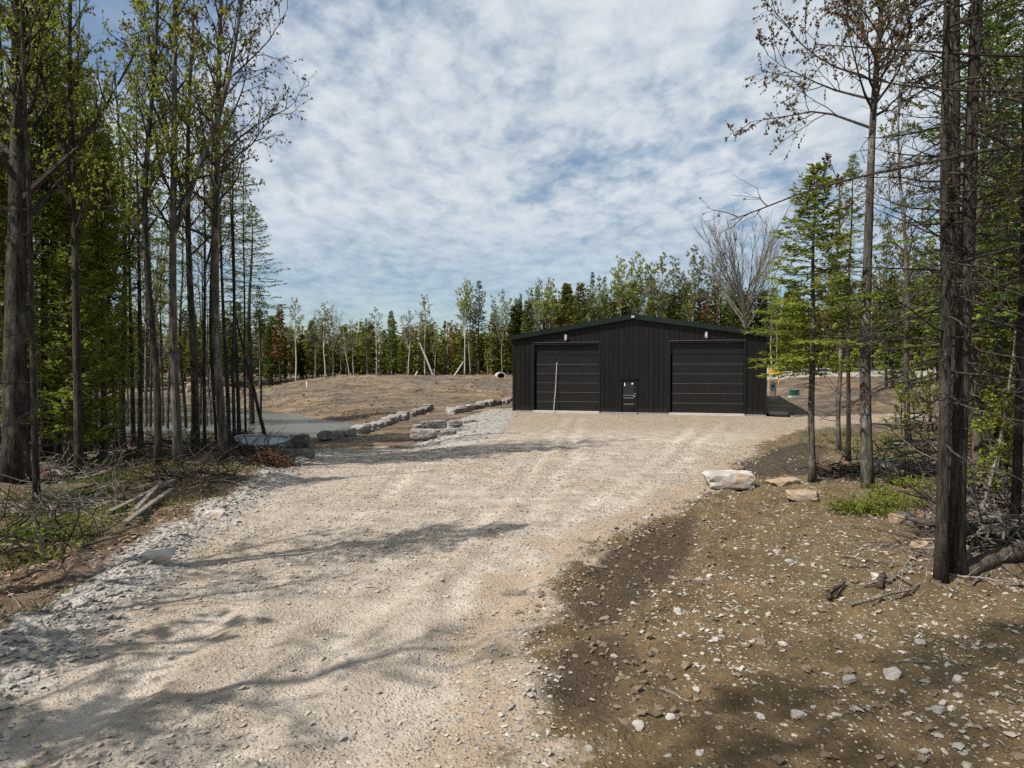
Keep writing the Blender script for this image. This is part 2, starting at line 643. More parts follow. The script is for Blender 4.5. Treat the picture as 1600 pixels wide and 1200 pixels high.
M = {}
M['bark_dark'] = barkmat('bark_dark', (0.014, 0.0115, 0.009), (0.06, 0.05, 0.04), (0.095, 0.087, 0.07))
M['bark_grey'] = barkmat('bark_grey', (0.034, 0.03, 0.025), (0.125, 0.112, 0.094), (0.21, 0.197, 0.17))
M['bark_brown'] = barkmat('bark_brown', (0.035, 0.028, 0.022), (0.12, 0.095, 0.075))
M['bark_birch'] = barkmat('bark_birch', (0.33, 0.31, 0.275), (0.52, 0.49, 0.45), None, True)
M['bark_pop'] = barkmat('bark_pop', (0.13, 0.122, 0.10), (0.28, 0.265, 0.225))
M['twig'] = barkmat('twig', (0.03, 0.024, 0.02), (0.09, 0.073, 0.062))
M['twig_grey'] = barkmat('twig_grey', (0.08, 0.07, 0.06), (0.20, 0.18, 0.155))
M['deadwood'] = barkmat('deadwood', (0.10, 0.088, 0.072), (0.30, 0.268, 0.23))
M['leaf_green'] = leafmat('leaf_green', (0.17, 0.21, 0.03), (0.37, 0.41, 0.07), None, 0.5)
M['leaf_bud'] = leafmat('leaf_bud', (0.13, 0.13, 0.03), (0.30, 0.30, 0.07), (0.19, 0.13, 0.055), 0.45)
M['leaf_red'] = leafmat('leaf_red', (0.10, 0.062, 0.035), (0.22, 0.14, 0.075), (0.15, 0.15, 0.05), 0.4)
M['leaf_pale'] = leafmat('leaf_pale', (0.16, 0.18, 0.06), (0.30, 0.31, 0.13))
M['needle'] = leafmat('needle', (0.065, 0.095, 0.02), (0.15, 0.195, 0.04), None, 0.3)
M['needle_light'] = leafmat('needle_light', (0.11, 0.145, 0.022), (0.25, 0.285, 0.05), None, 0.4)
M['needle_dark'] = leafmat('needle_dark', (0.028, 0.046, 0.014), (0.07, 0.10, 0.028), None, 0.2)
M['cedar'] = leafmat('cedar', (0.075, 0.095, 0.015), (0.17, 0.19, 0.032), (0.15, 0.125, 0.035), 0.3)
M['needle_rust'] = leafmat('needle_rust', (0.11, 0.045, 0.02), (0.21, 0.095, 0.04), None, 0.2)
M['grass'] = leafmat('grass', (0.045, 0.07, 0.012), (0.14, 0.17, 0.03), (0.19, 0.16, 0.07), 0.3)
M['litter'] = leafmat('litter', (0.13, 0.08, 0.05), (0.36, 0.25, 0.17), (0.22, 0.15, 0.10), 0.1)
M['rust_brush'] = leafmat('rust_brush', (0.10, 0.055, 0.03), (0.24, 0.13, 0.06), None, 0.1)
M['siding'] = plain('siding', (0.0058, 0.0051, 0.0047), 0.45, 0.0, 0.22, 1.2, 0.16)
def sidingmat():
    m, nt, out = newmat('siding')
    n = NT(nt)
    co = n.coord('Object')
    f = n.noise(co, 1.2, 5)
    c = n.mix(n.rng(f, 0.3, 0.7), (0.0046, 0.0041, 0.0038), (0.0075, 0.0067, 0.006))
    z = n.sep(co)[2]
    sp = n.math('ADD', n.rng(z, 0.1, 0.75, 0.75, 0.0), n.math('MULTIPLY', n.math('SUBTRACT', n.noise(co, 5, 6, 0.7), 0.5), 1.0))
    c = n.mix(n.rng(sp, 0.35, 1.0, 0, 0.5), c, (0.045, 0.036, 0.027))
    st = n.noise(n.coord('Object', (7, 7, 0.25)), 1.0, 4, 0.6)
    r = n.rng(st, 0.3, 0.7, 0.3, 0.5)
    nt.links.new(n.principled(c, r, 0, n.bump(n.noise(n.coord('Object', (1.2, 1.2, 0.4)), 1.0, 2), 0.12, 0.05), 0.3), out.inputs[0])
    return m


M['siding'] = sidingmat()
M['door_black'] = plain('door_black', (0.0105, 0.0098, 0.0092), 0.5, 0.0, 0.15, 2.0, 0.2)
M['trim_black'] = plain('trim_black', (0.005, 0.0055, 0.0055), 0.4, 0.0, 0.2, 2.0, 0.35)
M['roof_green'] = plain('roof_green', (0.006, 0.011, 0.010), 0.34, 0.0, 0.2, 2.0, 0.35)
M['bright_edge'] = plain('bright_edge', (0.22, 0.22, 0.22), 0.35, 0.6, 0.1)  # pale tone for bright lines on the doors, mostly painted highlights
M['concrete'] = plain('concrete', (0.40, 0.38, 0.35), 0.85, 0, 0.15, 8, 0.2, 0.3)
M['concrete_dark'] = plain('concrete_dark', (0.20, 0.20, 0.21), 0.85, 0, 0.2, 8, 0.2, 0.3)
M['white'] = plain('white', (0.72, 0.72, 0.70), 0.5, 0, 0.06)
M['grey_metal'] = plain('grey_metal', (0.38, 0.40, 0.42), 0.45, 0.2, 0.1)
M['green_box'] = plain('green_box', (0.012, 0.085, 0.06), 0.45, 0, 0.15)
M['yellow'] = plain('yellow', (0.62, 0.40, 0.03), 0.6, 0, 0.15)
M['orange'] = plain('orange', (0.45, 0.18, 0.05), 0.6, 0, 0.15)
M['red'] = plain('red', (0.35, 0.04, 0.05), 0.5, 0, 0.1)
M['black_plastic'] = plain('black_plastic', (0.016, 0.017, 0.019), 0.5, 0, 0.2, 6, 0.35)
M['boat_grey'] = plain('boat_grey', (0.30, 0.34, 0.36), 0.5, 0, 0.2, 5)
M['boat_green'] = plain('boat_green', (0.12, 0.18, 0.145), 0.55, 0, 0.3, 5)
m_, nt_, out_ = newmat('glass')
n_ = NT(nt_)
nt_.links.new(n_.principled((0.02, 0.022, 0.025), 0.06, 0, n_.bump(n_.noise(n_.coord('Object'), 3, 2), 0.1, 0.02), 0.6), out_.inputs[0])
M['glass'] = m_


def stonemat(name, c0, c1, stain, sc_=1.0):
    m, nt, out = newmat(name)
    n = NT(nt)
    co = n.coord('Object')
    oi = n.N.new('ShaderNodeObjectInfo')
    f = n.noise(co, 3.0 * sc_, 8, 0.65, 0.4)
    c = n.mix(n.rng(f, 0.35, 0.65), c0, c1)
    g = n.noise(co, 1.3 * sc_, 4, 0.6)
    c = n.mix(n.rng(g, 0.55, 0.68), c, stain)
    hs = n.N.new('ShaderNodeHueSaturation')
    n.set(hs.inputs['Value'], n.rng(oi.outputs['Random'], 0, 1, 0.75, 1.2))
    n.L.new(c, hs.inputs['Color'])
    nm = n.bump(n.noise(co, 9 * sc_, 8, 0.7), 0.8, 0.03)
    nt.links.new(n.principled(hs.outputs[0], 0.9, 0, nm, 0.2), out.inputs[0])
    return m


M['stone'] = stonemat('stone', (0.28, 0.26, 0.24), (0.48, 0.45, 0.41), (0.40, 0.27, 0.16))
M['stone_wall'] = stonemat('stone_wall', (0.12, 0.11, 0.10), (0.32, 0.295, 0.27), (0.085, 0.078, 0.074))
M['stone_dark'] = stonemat('stone_dark', (0.05, 0.05, 0.05), (0.13, 0.125, 0.12), (0.10, 0.09, 0.07))
M['stone_tan'] = stonemat('stone_tan', (0.19, 0.135, 0.085), (0.34, 0.255, 0.17), (0.25, 0.235, 0.215))


def pebmat(name, cols):
    m, nt, out = newmat(name)
    n = NT(nt)
    geo = n.N.new('ShaderNodeNewGeometry')
    cr = n.N.new('ShaderNodeValToRGB')
    n.L.new(geo.outputs['Random Per Island'], cr.inputs[0])
    el = cr.color_ramp.elements
    el[0].color = cols[0] + (1,)
    el[1].color = cols[-1] + (1,)
    for i, c in enumerate(cols[1:-1]):
        e = el.new((i + 1) / (len(cols) - 1))
        e.color = c + (1,)
    f = n.noise(n.coord('Object'), 60, 3)
    c = n.mix(n.rng(f, 0.3, 0.7, 0, 0.4), cr.outputs[0], (0.2, 0.17, 0.13))
    nt.links.new(n.principled(c, 0.9, 0, None, 0.2), out.inputs[0])
    return m


M['pebble'] = pebmat('pebble', [(0.17, 0.14, 0.10), (0.33, 0.30, 0.26), (0.22, 0.20, 0.17), (0.38, 0.35, 0.31), (0.24, 0.22, 0.19), (0.45, 0.42, 0.38)])
M['pebble_grey'] = pebmat('pebble_grey', [(0.16, 0.15, 0.135), (0.29, 0.28, 0.26), (0.22, 0.21, 0.19), (0.36, 0.345, 0.32), (0.25, 0.235, 0.21)])
M['clod'] = pebmat('clod', [(0.07, 0.05, 0.033), (0.14, 0.10, 0.063), (0.10, 0.075, 0.05), (0.19, 0.145, 0.095)])


def groundmat():
    m, nt, out = newmat('ground')
    n = NT(nt)
    P = n.coord('Position')
    a = n.sep(n.attr('m1').outputs['Color'])
    b = n.sep(n.attr('m2').outputs['Color'])
    gravel, wet_shade, wood = a[0], a[1], a[2]
    pale, fieldm, grass = b[0], b[1], b[2]
    big = n.noise(P, 0.35, 5, 0.6)
    mid = n.noise(P, 1.7, 6, 0.6, 0.3)
    fin = n.noise(P, 14, 6, 0.65)
    grit = n.noise(P, 60, 4, 0.7)
    vcol = n.voronoi(P, 26, 'F1', 1)
    vd = n.voronoi(P, 26, 'F1', 0)
    vcol2 = n.voronoi(P, 9, 'F1', 1)
    vd2 = n.voronoi(P, 9, 'F1', 0)
    v1 = n.sep(vcol)[0]
    v2 = n.sep(vcol2)[0]
    # packed crushed stone of the drive
    gc = n.mix(n.rng(mid, 0.34, 0.66), (0.275, 0.228, 0.18), (0.455, 0.398, 0.335))
    gc = n.mix(n.rng(big, 0.52, 0.66, 0, 0.55), gc, (0.33, 0.245, 0.155))
    gc = n.mix(n.rng(fin, 0.35, 0.7, 0, 0.45), gc, (0.235, 0.205, 0.165))
    gc = n.mix(n.math('MULTIPLY', n.rng(v1, 0.72, 0.8), n.rng(vd, 0.28, 0.2)), gc, (0.50, 0.47, 0.43))
    gc = n.mix(n.math('MULTIPLY', n.rng(v1, 0.2, 0.15), n.rng(vd, 0.3, 0.2)), gc, (0.17, 0.145, 0.115))
    trk = n.attr('track').outputs['Fac']
    st = n.noise(n.coord('Position', (1.6, 0.35, 1)), 1.3, 5, 0.65, 0.4)
    gc = n.mix(n.math('MULTIPLY', n.rng(trk, 0.15, 0.8, 0, 0.8), n.rng(mid, 0.25, 0.55)), gc, (0.48, 0.425, 0.355))
    gc = n.mix(n.rng(st, 0.54, 0.7, 0, 0.6), gc, (0.22, 0.185, 0.14))
    rs = n.attr('rust').outputs['Fac']
    rs = n.math('ADD', rs, n.math('MULTIPLY', n.math('SUBTRACT', mid, 0.5), 1.4))
    gc = n.mix(n.rng(rs, 0.45, 0.95, 0, 0.65), gc, n.mix(fin, (0.21, 0.14, 0.08), (0.37, 0.275, 0.18)))
    # brown dirt
    dc = n.mix(n.rng(mid, 0.3, 0.68), (0.075, 0.051, 0.025), (0.18, 0.127, 0.066))
    dc = n.mix(n.rng(big, 0.48, 0.66, 0, 0.6), dc, (0.13, 0.10, 0.05))
    dc = n.mix(n.rng(fin, 0.42, 0.7, 0, 0.6), dc, (0.07, 0.05, 0.028))
    dc = n.mix(n.math('MULTIPLY', n.rng(v1, 0.70, 0.78), n.rng(vd, 0.34, 0.2)), dc, (0.44, 0.40, 0.34))
    dc = n.mix(n.math('MULTIPLY', n.rng(v2, 0.82, 0.86), n.rng(vd2, 0.3, 0.22)), dc, (0.40, 0.375, 0.33))
    # graded field beyond
    fl = n.noise(n.coord('Position', (0.25, 1.2, 1)), 0.55, 6, 0.65, 0.5)
    fc = n.mix(n.rng(fl, 0.36, 0.62), (0.09, 0.064, 0.039), (0.26, 0.19, 0.12))
    fc = n.mix(n.rng(n.noise(P, 0.09, 5, 0.65), 0.46, 0.6, 0, 0.85), fc, (0.12, 0.106, 0.092))
    fc = n.mix(n.rng(n.noise(n.coord('Position', (0.35, 1.0, 1)), 0.5, 8, 0.74, 0.8), 0.48, 0.64, 0, 0.9), fc, (0.055, 0.042, 0.033))
    tr_ = n.noise(n.coord('Position', (0.06, 1.5, 1)), 1.0, 5, 0.7, 1.2)
    fc = n.mix(n.rng(tr_, 0.55, 0.62, 0, 0.6), fc, (0.075, 0.057, 0.043))
    fc = n.mix(n.rng(tr_, 0.42, 0.37, 0, 0.5), fc, (0.31, 0.24, 0.165))
    # wood floor
    wc = n.mix(n.rng(mid, 0.35, 0.65), (0.055, 0.042, 0.026), (0.16, 0.115, 0.075))
    wc = n.mix(n.rng(big, 0.52, 0.62, 0, 0.75), wc, (0.29, 0.19, 0.135))
    wc = n.mix(n.rng(fin, 0.5, 0.7, 0, 0.7), wc, (0.045, 0.034, 0.022))
    # pale spoil stone
    pc = n.mix(v1, (0.27, 0.25, 0.225), (0.47, 0.445, 0.41))
    pc = n.mix(n.rng(fin, 0.4, 0.7, 0, 0.5), pc, (0.2, 0.175, 0.14))
    c = n.mix(fieldm, dc, fc)
    c = n.mix(wood, c, wc)
    edge = n.math('ADD', gravel, n.math('ADD', n.math('MULTIPLY', n.math('SUBTRACT', mid, 0.5), 1.3), n.math('MULTIPLY', n.math('SUBTRACT', fin, 0.5), 0.9)))
    c = n.mix(n.rng(edge, 0.30, 0.72), c, gc)
    pe = n.math('ADD', pale, n.math('MULTIPLY', n.math('SUBTRACT', fin, 0.5), 1.0))
    c = n.mix(n.rng(pe, 0.4, 0.65), c, pc)
    we = n.math('ADD', n.math('MULTIPLY', wet_shade, 0.9), n.math('ADD', n.math('MULTIPLY', n.math('SUBTRACT', mid, 0.5), 1.5), n.math('MULTIPLY', n.math('SUBTRACT', fin, 0.5), 0.7)))
    wet_shade_f = n.rng(we, 0.38, 0.8, 0, 1.0)
    c = n.mix(wet_shade_f, c, n.mix(fin, (0.026, 0.019, 0.012), (0.085, 0.06, 0.037)))  # dark wet soil, and the painted shade of the hollow
    ge = n.math('ADD', grass, n.math('MULTIPLY', n.math('SUBTRACT', fin, 0.5), 0.9))
    c = n.mix(n.rng(ge, 0.6, 1.0, 0, 0.6), c, n.mix(mid, (0.06, 0.085, 0.018), (0.15, 0.15, 0.04)))
    lump = n.noise(P, 3.2, 8, 0.75)
    hgt = n.math('ADD', n.math('MULTIPLY', n.math('MULTIPLY', lump, fieldm), 4.5), n.math('MULTIPLY', grit, 0.35))
    hgt = n.math('ADD', hgt, n.math('MULTIPLY', fin, 0.0))
    hgt = n.math('ADD', n.math('MULTIPLY', hgt, 1.0), n.math('ADD', n.math('MULTIPLY', fin, 1.0), n.math('MULTIPLY', n.rng(vd, 0, 0.5, 1, 0), 0.45)))
    nm = n.bump(hgt, 1.0, 0.045)
    rough = n.rng(wet_shade_f, 0, 1, 0.95, 0.72)
    nt.links.new(n.principled(c, rough, 0, nm, 0.2), out.inputs[0])
    return m


M['ground'] = groundmat()
m_, nt_, out_ = newmat('pond_water')
n_ = NT(nt_)
wn = n_.noise(n_.coord('Position', (1.0, 1.6, 1)), 3.0, 3, 0.5)
wr = n_.rng(n_.noise(n_.coord('Position', (0.035, 0.11, 1)), 1.0, 3, 0.5, 0.3), 0.40, 0.56, 0.33, 0.06)
nt_.links.new(n_.principled(n_.mix(n_.noise(n_.coord('Position'), 0.2, 3), (0.06, 0.062, 0.042), (0.095, 0.094, 0.07)), wr, 0, n_.bump(wn, 0.04, 0.04), 0.9), out_.inputs[0])
M['water'] = m_

# ------------------------------------------------------------------ ground sheet
def graded(lo, hi, c0, c1, s0, g):
    """coordinates with spacing s0 inside [c0, c1], growing by g per metre outside"""
    mid = list(np.arange(c0, c1, s0))
    up, x = [], c1
    while x < hi:
        up.append(x)
        x += s0 + g * (x - c1)
    up.append(hi)
    dn, x = [], c0 - s0
    while x > lo:
        dn.append(x)
        x -= s0 + g * (c0 - x)
    dn.append(lo)
    return np.array(dn[::-1] + mid + up)


def build_ground():
    xs = graded(-420, 420, -6.5, 6.5, 0.055, 0.014)
    ys = graded(-60, 620, 4.2, 13.0, 0.055, 0.0125)
    X, Y = np.meshgrid(xs, ys)
    x, y = X.ravel(), Y.ravel()
    z = terrain(x, y)
    nx, ny = len(xs), len(ys)
    i = (np.arange(ny - 1)[:, None] * nx + np.arange(nx - 1)[None, :]).ravel()
    mb = MB()
    mb.add(np.stack([x, y, z], 1), np.stack([i, i + 1, i + nx + 1, i + nx], 1))
    me = mb.mesh('ground', M['ground'], smooth=True)
    wx = x + 0.35 * fbm(x * 0.8, y * 0.8, 3, 81)
    wy = y + 0.35 * fbm(x * 0.8, y * 0.8, 3, 82)
    wx2 = wx + 0.5 * fbm(x * 2.6, y * 2.6, 4, 83)
    wy2 = wy + 0.5 * fbm(x * 2.6, y * 2.6, 4, 84)
    gravel = sst(0.75, -0.75, sdf(DRIVE, wx2, wy2))
    apron = sst(24, 34, y) * sst(48, 44, y) * gravel
    redge = np.exp(-((pdist(RIGHT_EDGE, wx2, wy2) - 0.5) / 0.55) ** 2)
    rust = np.clip(np.maximum(0.75 * apron, redge), 0, 1)
    wet_shade = np.zeros_like(x)
    for w in WET_SHADE:
        wet_shade = np.maximum(wet_shade, sst(0.3, -0.25, sdf(w, wx, wy)))
    wet_shade = np.maximum(wet_shade, 0.75 * np.exp(-(pdist(SPOIL_R, wx, wy) / 2.4) ** 2))
    wood = np.maximum(sst(0.4, -0.6, sdf(WOOD_L, wx, wy)), sst(0.5, -0.9, sdf(WOOD_R, wx, wy)))
    wood = np.maximum(wood, sst(96, 104, y + 3 * fbm(x / 6, y / 6, 3, 5)))
    le = pdist(LEFT_EDGE, wx, wy)
    pale = np.exp(-(le / 0.55) ** 2) * 0.95
    pale = np.maximum(pale, sst(0.6, -0.6, sdf(SLOPE_GRAVEL, wx, wy)))
    pale = np.maximum(pale, sst(1.5, -1.5, sdf(FIELD_PAD_R, wx, wy)))
    field = sst(24, 34, y + 2 * fbm(x / 4, y / 4, 3, 9)) * (1 - wood)
    pw = sdf(POND, x, y)
    grass = np.zeros_like(x)
    for gx, gy, gr in GRASS_BLOBS:
        grass = np.maximum(grass, 0.9 * np.exp(-((wx - gx) ** 2 + (wy - gy) ** 2) / (gr * gr)))
    grass = np.maximum(grass, 0.55 * sst(14, 20, x) * sst(44, 50, y) * (1 - sst(60, 66, y)))
    grass = np.maximum(grass, 0.75 * sst(98, 106, y) * sst(-25, -35, x))
    trk = np.zeros_like(x)
    for i, p in enumerate(RUT_PATHS):
        d = pdist(p, x + 0.25 * fbm(x / 3, y / 3, 2, 60 + i), y)
        trk = np.maximum(trk, np.exp(-(d / 0.24) ** 2) * (0.6 + 0.8 * fbm(x * 0.7, y * 0.5, 2, 90 + i)))
    at = me.attributes.new('rust', 'FLOAT', 'POINT')
    at.data.foreach_set('value', rust.astype(np.float32))
    at = me.attributes.new('track', 'FLOAT', 'POINT')
    at.data.foreach_set('value', np.clip(trk, 0, 1).astype(np.float32))
    one = np.ones_like(x)
    for nm, ch in (('m1', (gravel, wet_shade, wood)), ('m2', (pale, field, grass))):
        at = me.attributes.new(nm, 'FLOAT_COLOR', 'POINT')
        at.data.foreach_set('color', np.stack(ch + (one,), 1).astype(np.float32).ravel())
    o = link('ground', me)
    tag(o, 'gravel drive, brown dirt, wood floor and graded field in one stretch of ground', None, None, 'structure')
    return o


build_ground()

# pond surface
mb = MB()
pp = np.array(POND)
cen = pp.mean(0)
ring = cen + (pp - cen) * 1.12
mb.add(np.vstack([np.append(cen, WATER_Z)[None], np.hstack([ring, np.full((len(ring), 1), WATER_Z)])]), None,
       [(0, i + 1, (i + 1) % len(ring) + 1) for i in range(len(ring))])
tag(mb.obj('pond_water', M['water']), 'still murky pond behind the left wood', None, None, 'structure')

# ------------------------------------------------------------------ the garage
def roofz(x):
    return 4.72 + (6.05 - 4.86) * (1 - abs(x - BW / 2) / (BW / 2))


def build_garage():
    root = empty('garage', (A0[0], A0[1], 0.0), BANG)
    tag(root, 'wide black metal-clad garage with two overhead doors under a low gable', 'garage')
    OP = [(1.41, 5.53, 4.26), (6.86, 7.86, 2.14), (9.82, 14.02, 4.28)]
    base = 0.1
    pw = BW / 17
    # front wall, one ribbed sheet after another
    for k in range(17):
        xa, xb = k * pw, (k + 1) * pw
        prof = [(0, 0)]
        for r in range(3):
            c = (r + 0.5) * pw / 3
            prof += [(c - 0.05, 0), (c - 0.025, -0.03), (c + 0.025, -0.03), (c + 0.05, 0)]
        prof += [(pw - 0.004, -0.004), (pw, -0.012)]
        px_ = [p[0] + xa for p in prof]
        py_ = [p[1] for p in prof]
        cuts = sorted(set(px_ + [e for o in OP for e in o[:2] if xa < e < xb] + [BW / 2] * (xa < BW / 2 < xb)))
        mb = MB()
        for a, b in zip(cuts[:-1], cuts[1:]):
            ya, yb = np.interp([a, b], px_, py_)
            mid = (a + b) / 2
            z0 = base
            for o in OP:
                if o[0] < mid < o[1]:
                    z0 = o[2]
            mb.add([(a, ya, z0), (b, yb, z0), (b, yb, roofz(b)), (a, ya, roofz(a))], [(0, 1, 2, 3)])
        mb.obj('wall_panel', M['siding'], root)
    # sides and back
    for nm, x in (('left', 0.0), ('right', BW)):
        mb = MB()
        ny = 80
        ys = np.linspace(0.06, BD, ny + 1)
        off = np.where(np.arange(ny + 1) % 3 == 1, 0.025, 0) * (-1 if nm == 'left' else 1)
        for i in range(ny):
            zt = roofz(x)
            mb.add([(x + off[i], ys[i], base), (x + off[i + 1], ys[i + 1], base), (x + off[i + 1], ys[i + 1], zt), (x + off[i], ys[i], zt)], [(0, 1, 2, 3)])
        mb.obj('side_wall', M['siding'], root)
    mb = MB()
    mb.add([(0, BD, base), (BW, BD, base), (BW, BD, roofz(BW)), (BW / 2, BD, roofz(BW / 2)), (0, BD, roofz(0))], [(0, 1, 2, 3)], [(0, 3, 4)])
    mb.obj('rear_wall', M['siding'], root)
    # footing
    mb = MB()
    mb.box((-0.02, -0.035, -0.4), (BW + 0.02, BD + 0.02, base))
    mb.obj('concrete_footing', M['concrete_dark'], root)
    # roof sheets with standing ribs, butt at the ridge
    for s in (0, 1):
        mb = MB()
        x0, x1 = (-0.14, BW / 2) if s == 0 else (BW / 2, BW + 0.14)
        sl = (roofz(BW / 2) - roofz(0)) / (BW / 2)

        def rz(x):
            return roofz(BW / 2) - abs(x - BW / 2) * sl + 0.06
        za, zb = rz(x0), rz(x1)
        y0, y1 = -0.22, BD + 0.2
        mb.add([(x0, y0, za), (x1, y0, zb), (x1, y1, zb), (x0, y1, za), (x0, y0, za + 0.07), (x1, y0, zb + 0.07), (x1, y1, zb + 0.07), (x0, y1, za + 0.07)],
               [(0, 3, 2, 1), (4, 5, 6, 7), (0, 1, 5, 4), (1, 2, 6, 5), (2, 3, 7, 6), (3, 0, 4, 7)])
        for yy in np.arange(0.2, BD, 0.6):
            mb.add([(x0, yy, za + 0.07), (x1, yy, zb + 0.07), (x1, yy + 0.05, zb + 0.07), (x0, yy + 0.05, za + 0.07),
                    (x0, yy, za + 0.11), (x1, yy, zb + 0.11), (x1, yy + 0.05, zb + 0.11), (x0, yy + 0.05, za + 0.11)],
                   [(4, 5, 6, 7), (0, 1, 5, 4), (2, 3, 7, 6), (3, 0, 4, 7)])
        mb.obj('roof_panel', M['roof_green'], root)
        mb = MB()
        mb.add([(x0, y0 - 0.02, za - 0.2), (x1, y0 - 0.02, zb - 0.2), (x1, y0 - 0.02, zb + 0.1), (x0, y0 - 0.02, za + 0.1),
                (x0, y0 + 0.0, za - 0.2), (x1, y0 + 0.0, zb - 0.2), (x1, y0 + 0.0, zb + 0.1), (x0, y0 + 0.0, za + 0.1)],
               [(0, 1, 2, 3), (4, 7, 6, 5), (3, 2, 6, 7), (0, 4, 5, 1), (1, 5, 6, 2), (0, 3, 7, 4)])
        mb.obj('gable_trim', M['roof_green'], root)
        mb = MB()
        e = x0 if s == 0 else x1
        zz = rz(e)
        mb.box((min(e, e + (-0.1 if s == 0 else 0.1)), y0, zz - 0.12), (max(e, e + (-0.1 if s == 0 else 0.1)), y1, zz + 0.04))
        mb.obj('gutter', M['trim_black'], root)
        mb = MB()
        e = -0.03 if s == 0 else BW - 0.11
        mb.box((e, -0.05, base), (e + 0.14, -0.034, roofz(0 if s == 0 else BW) - 0.12))
        mb.obj('corner_trim', M['trim_black'], root)
    mb = MB()
    mb.box((BW / 2 - 0.16, -0.24, roofz(BW / 2) + 0.11), (BW / 2 + 0.16, BD + 0.2, roofz(BW / 2) + 0.155))
    mb.obj('ridge_cap', M['roof_green'], root)
    # overhead doors
    for di in (0, 2):
        x0, x1, zt = OP[di]
        dr = MB()
        dr.box((x0 + 0.02, 0.16, 3.63), (x1 - 0.02, 0.2, zt - 0.02))
        d = dr.obj('overhead_door', M['trim_black'], root)
        tag(d, 'black overhead door with six plain sections' + (' and a white pole before it' if di == 0 else ''))
        hs = (3.62 - 0.13) / 6
        for s in range(6):
            z0 = 0.13 + s * hs
            mb = MB()
            xa, xb = x0 + 0.1, x1 - 0.03
            mb.box((xa, 0.105, z0 + 0.012), (xb, 0.15, z0 + hs - 0.02))
            # bevelled top lip that catches the sun
            mb.add([(xa, 0.085, z0 + hs - 0.02), (xb, 0.085, z0 + hs - 0.02), (xb, 0.12, z0 + hs - 0.004), (xa, 0.12, z0 + hs - 0.004)], [(0, 1, 2, 3)])
            for gzz in (0.33, 0.66):
                mb.box((xa, 0.1, z0 + hs * gzz - 0.006), (xb, 0.1045, z0 + hs * gzz + 0.006))
            mb.obj('door_section', M['door_black'], d)
            mb = MB()
            if s < 5:
                mb.box((xa, 0.082, z0 + hs - 0.0195), (xb, 0.1, z0 + hs - 0.003))
                mb.obj('lip_highlight', M['bright_edge'], d)  # pale strip paints the highlight along the section's top edge
        mb = MB()
        mb.box((x0 - 0.1, -0.052, zt + 0.003), (x1 + 0.1, -0.031, zt + 0.11))
        mb.box((x0 - 0.1, -0.09, zt + 0.113), (x1 + 0.1, -0.031, zt + 0.135))
        mb.obj('head_trim', M['door_black'], root)
        mb = MB()
        mb.box((x0 - 0.1, -0.094, zt + 0.136), (x1 + 0.1, -0.031, zt + 0.152))
        mb.obj('head_strip', M['bright_edge'], root)  # pale strip along the top of the head trim
        for xx in (x0 - 0.1, x1 + 0.003):
            mb = MB()
            mb.box((xx, -0.052, base), (xx + 0.097, -0.031, zt))
            mb.obj('jamb_trim', M['trim_black'], root)
        for xx in (x0, x1 - 0.02):
            mb = MB()
            mb.box((xx, -0.03, base), (xx + 0.018, 0.25, zt))
            mb.obj('jamb', M['trim_black'], root)
        mb = MB()
        mb.box((x0, -0.03, zt - 0.001), (x1, 0.25, zt + 0.002))
        mb.obj('door_soffit', M['trim_black'], root)
        mb = MB()
        mb.box((x0 - 0.05, -0.16, -0.1), (x1 + 0.05, 0.3, base + 0.025))
        mb.obj('door_sill', M['concrete'], root)
    # man door
    x0, x1, zt = OP[1]
    mb = MB()
    mb.box((x0 + 0.06, 0.05, 0.16), (x1 - 0.06, 0.09, zt - 0.05))
    d = mb.obj('entrance_door', M['trim_black'], root)
    tag(d, 'black door with a dark glazed upper half and two raised panels')
    mb = MB()
    for a, b in (((x0, 0.0), (x0 + 0.058, 0.1)), ((x1 - 0.058, 0.0), (x1, 0.1))):
        mb.box((a[0], -0.045, 0.14), (b[0], 0.1, zt))
    mb.box((x0 + 0.06, -0.045, zt - 0.048), (x1 - 0.06, 0.1, zt))
    mb.obj('door_frame', M['trim_black'], d)
    mb = MB()
    mb.box((x0 - 0.09, -0.1, zt + 0.004), (x1 + 0.09, -0.03, zt + 0.05))
    mb.obj('drip_cap', M['door_black'], d)
    gx0, gx1 = x0 + 0.19, x1 - 0.19
    mb = MB()
    mb.box((gx0, 0.042, 1.16), (gx1, 0.048, 1.94))
    mb.obj('door_glass', M['glass'], d)
    mb = MB()
    mb.box((gx0 - 0.04, 0.03, 1.115), (gx1 + 0.04, 0.049, 1.157))
    mb.obj('glass_highlight', M['bright_edge'], d)  # pale bar paints the highlight below the glass
    for za, zb in ((0.78, 1.0), (0.3, 0.62)):
        mb = MB()
        mb.box((gx0, 0.028, za), (gx1, 0.049, zb - 0.05))
        mb.obj('raised_panel', M['trim_black'], d)
        mb = MB()
        mb.box((gx0, 0.026, zb - 0.048), (gx1, 0.049, zb))
        mb.obj('panel_highlight', M['bright_edge'], d)  # pale bar paints the highlight on the panel's top edge
    for xx, zz, w, h in ((gx0 + 0.03, 1.70, 0.05, 0.19), (gx1 - 0.15, 1.80, 0.09, 0.09)):
        mb = MB()
        mb.box((xx, 0.0365, zz), (xx + w, 0.0405, zz + h))
        mb.obj('white_mark', M['white'], d)  # small white patches in front of the glass
    mb = MB()
    mb.tube([(x1 - 0.12, 0.049, 1.08), (x1 - 0.12, -0.02, 1.08)], 0.02, 8)
    mb.tube([(x1 - 0.12, -0.01, 1.08), (x1 - 0.24, -0.01, 1.08)], 0.014, 6)
    mb.tube([(x1 - 0.12, 0.049, 1.24), (x1 - 0.12, 0.01, 1.24)], 0.03, 8)
    mb.obj('door_handle', M['grey_metal'], d)
    mb = MB()
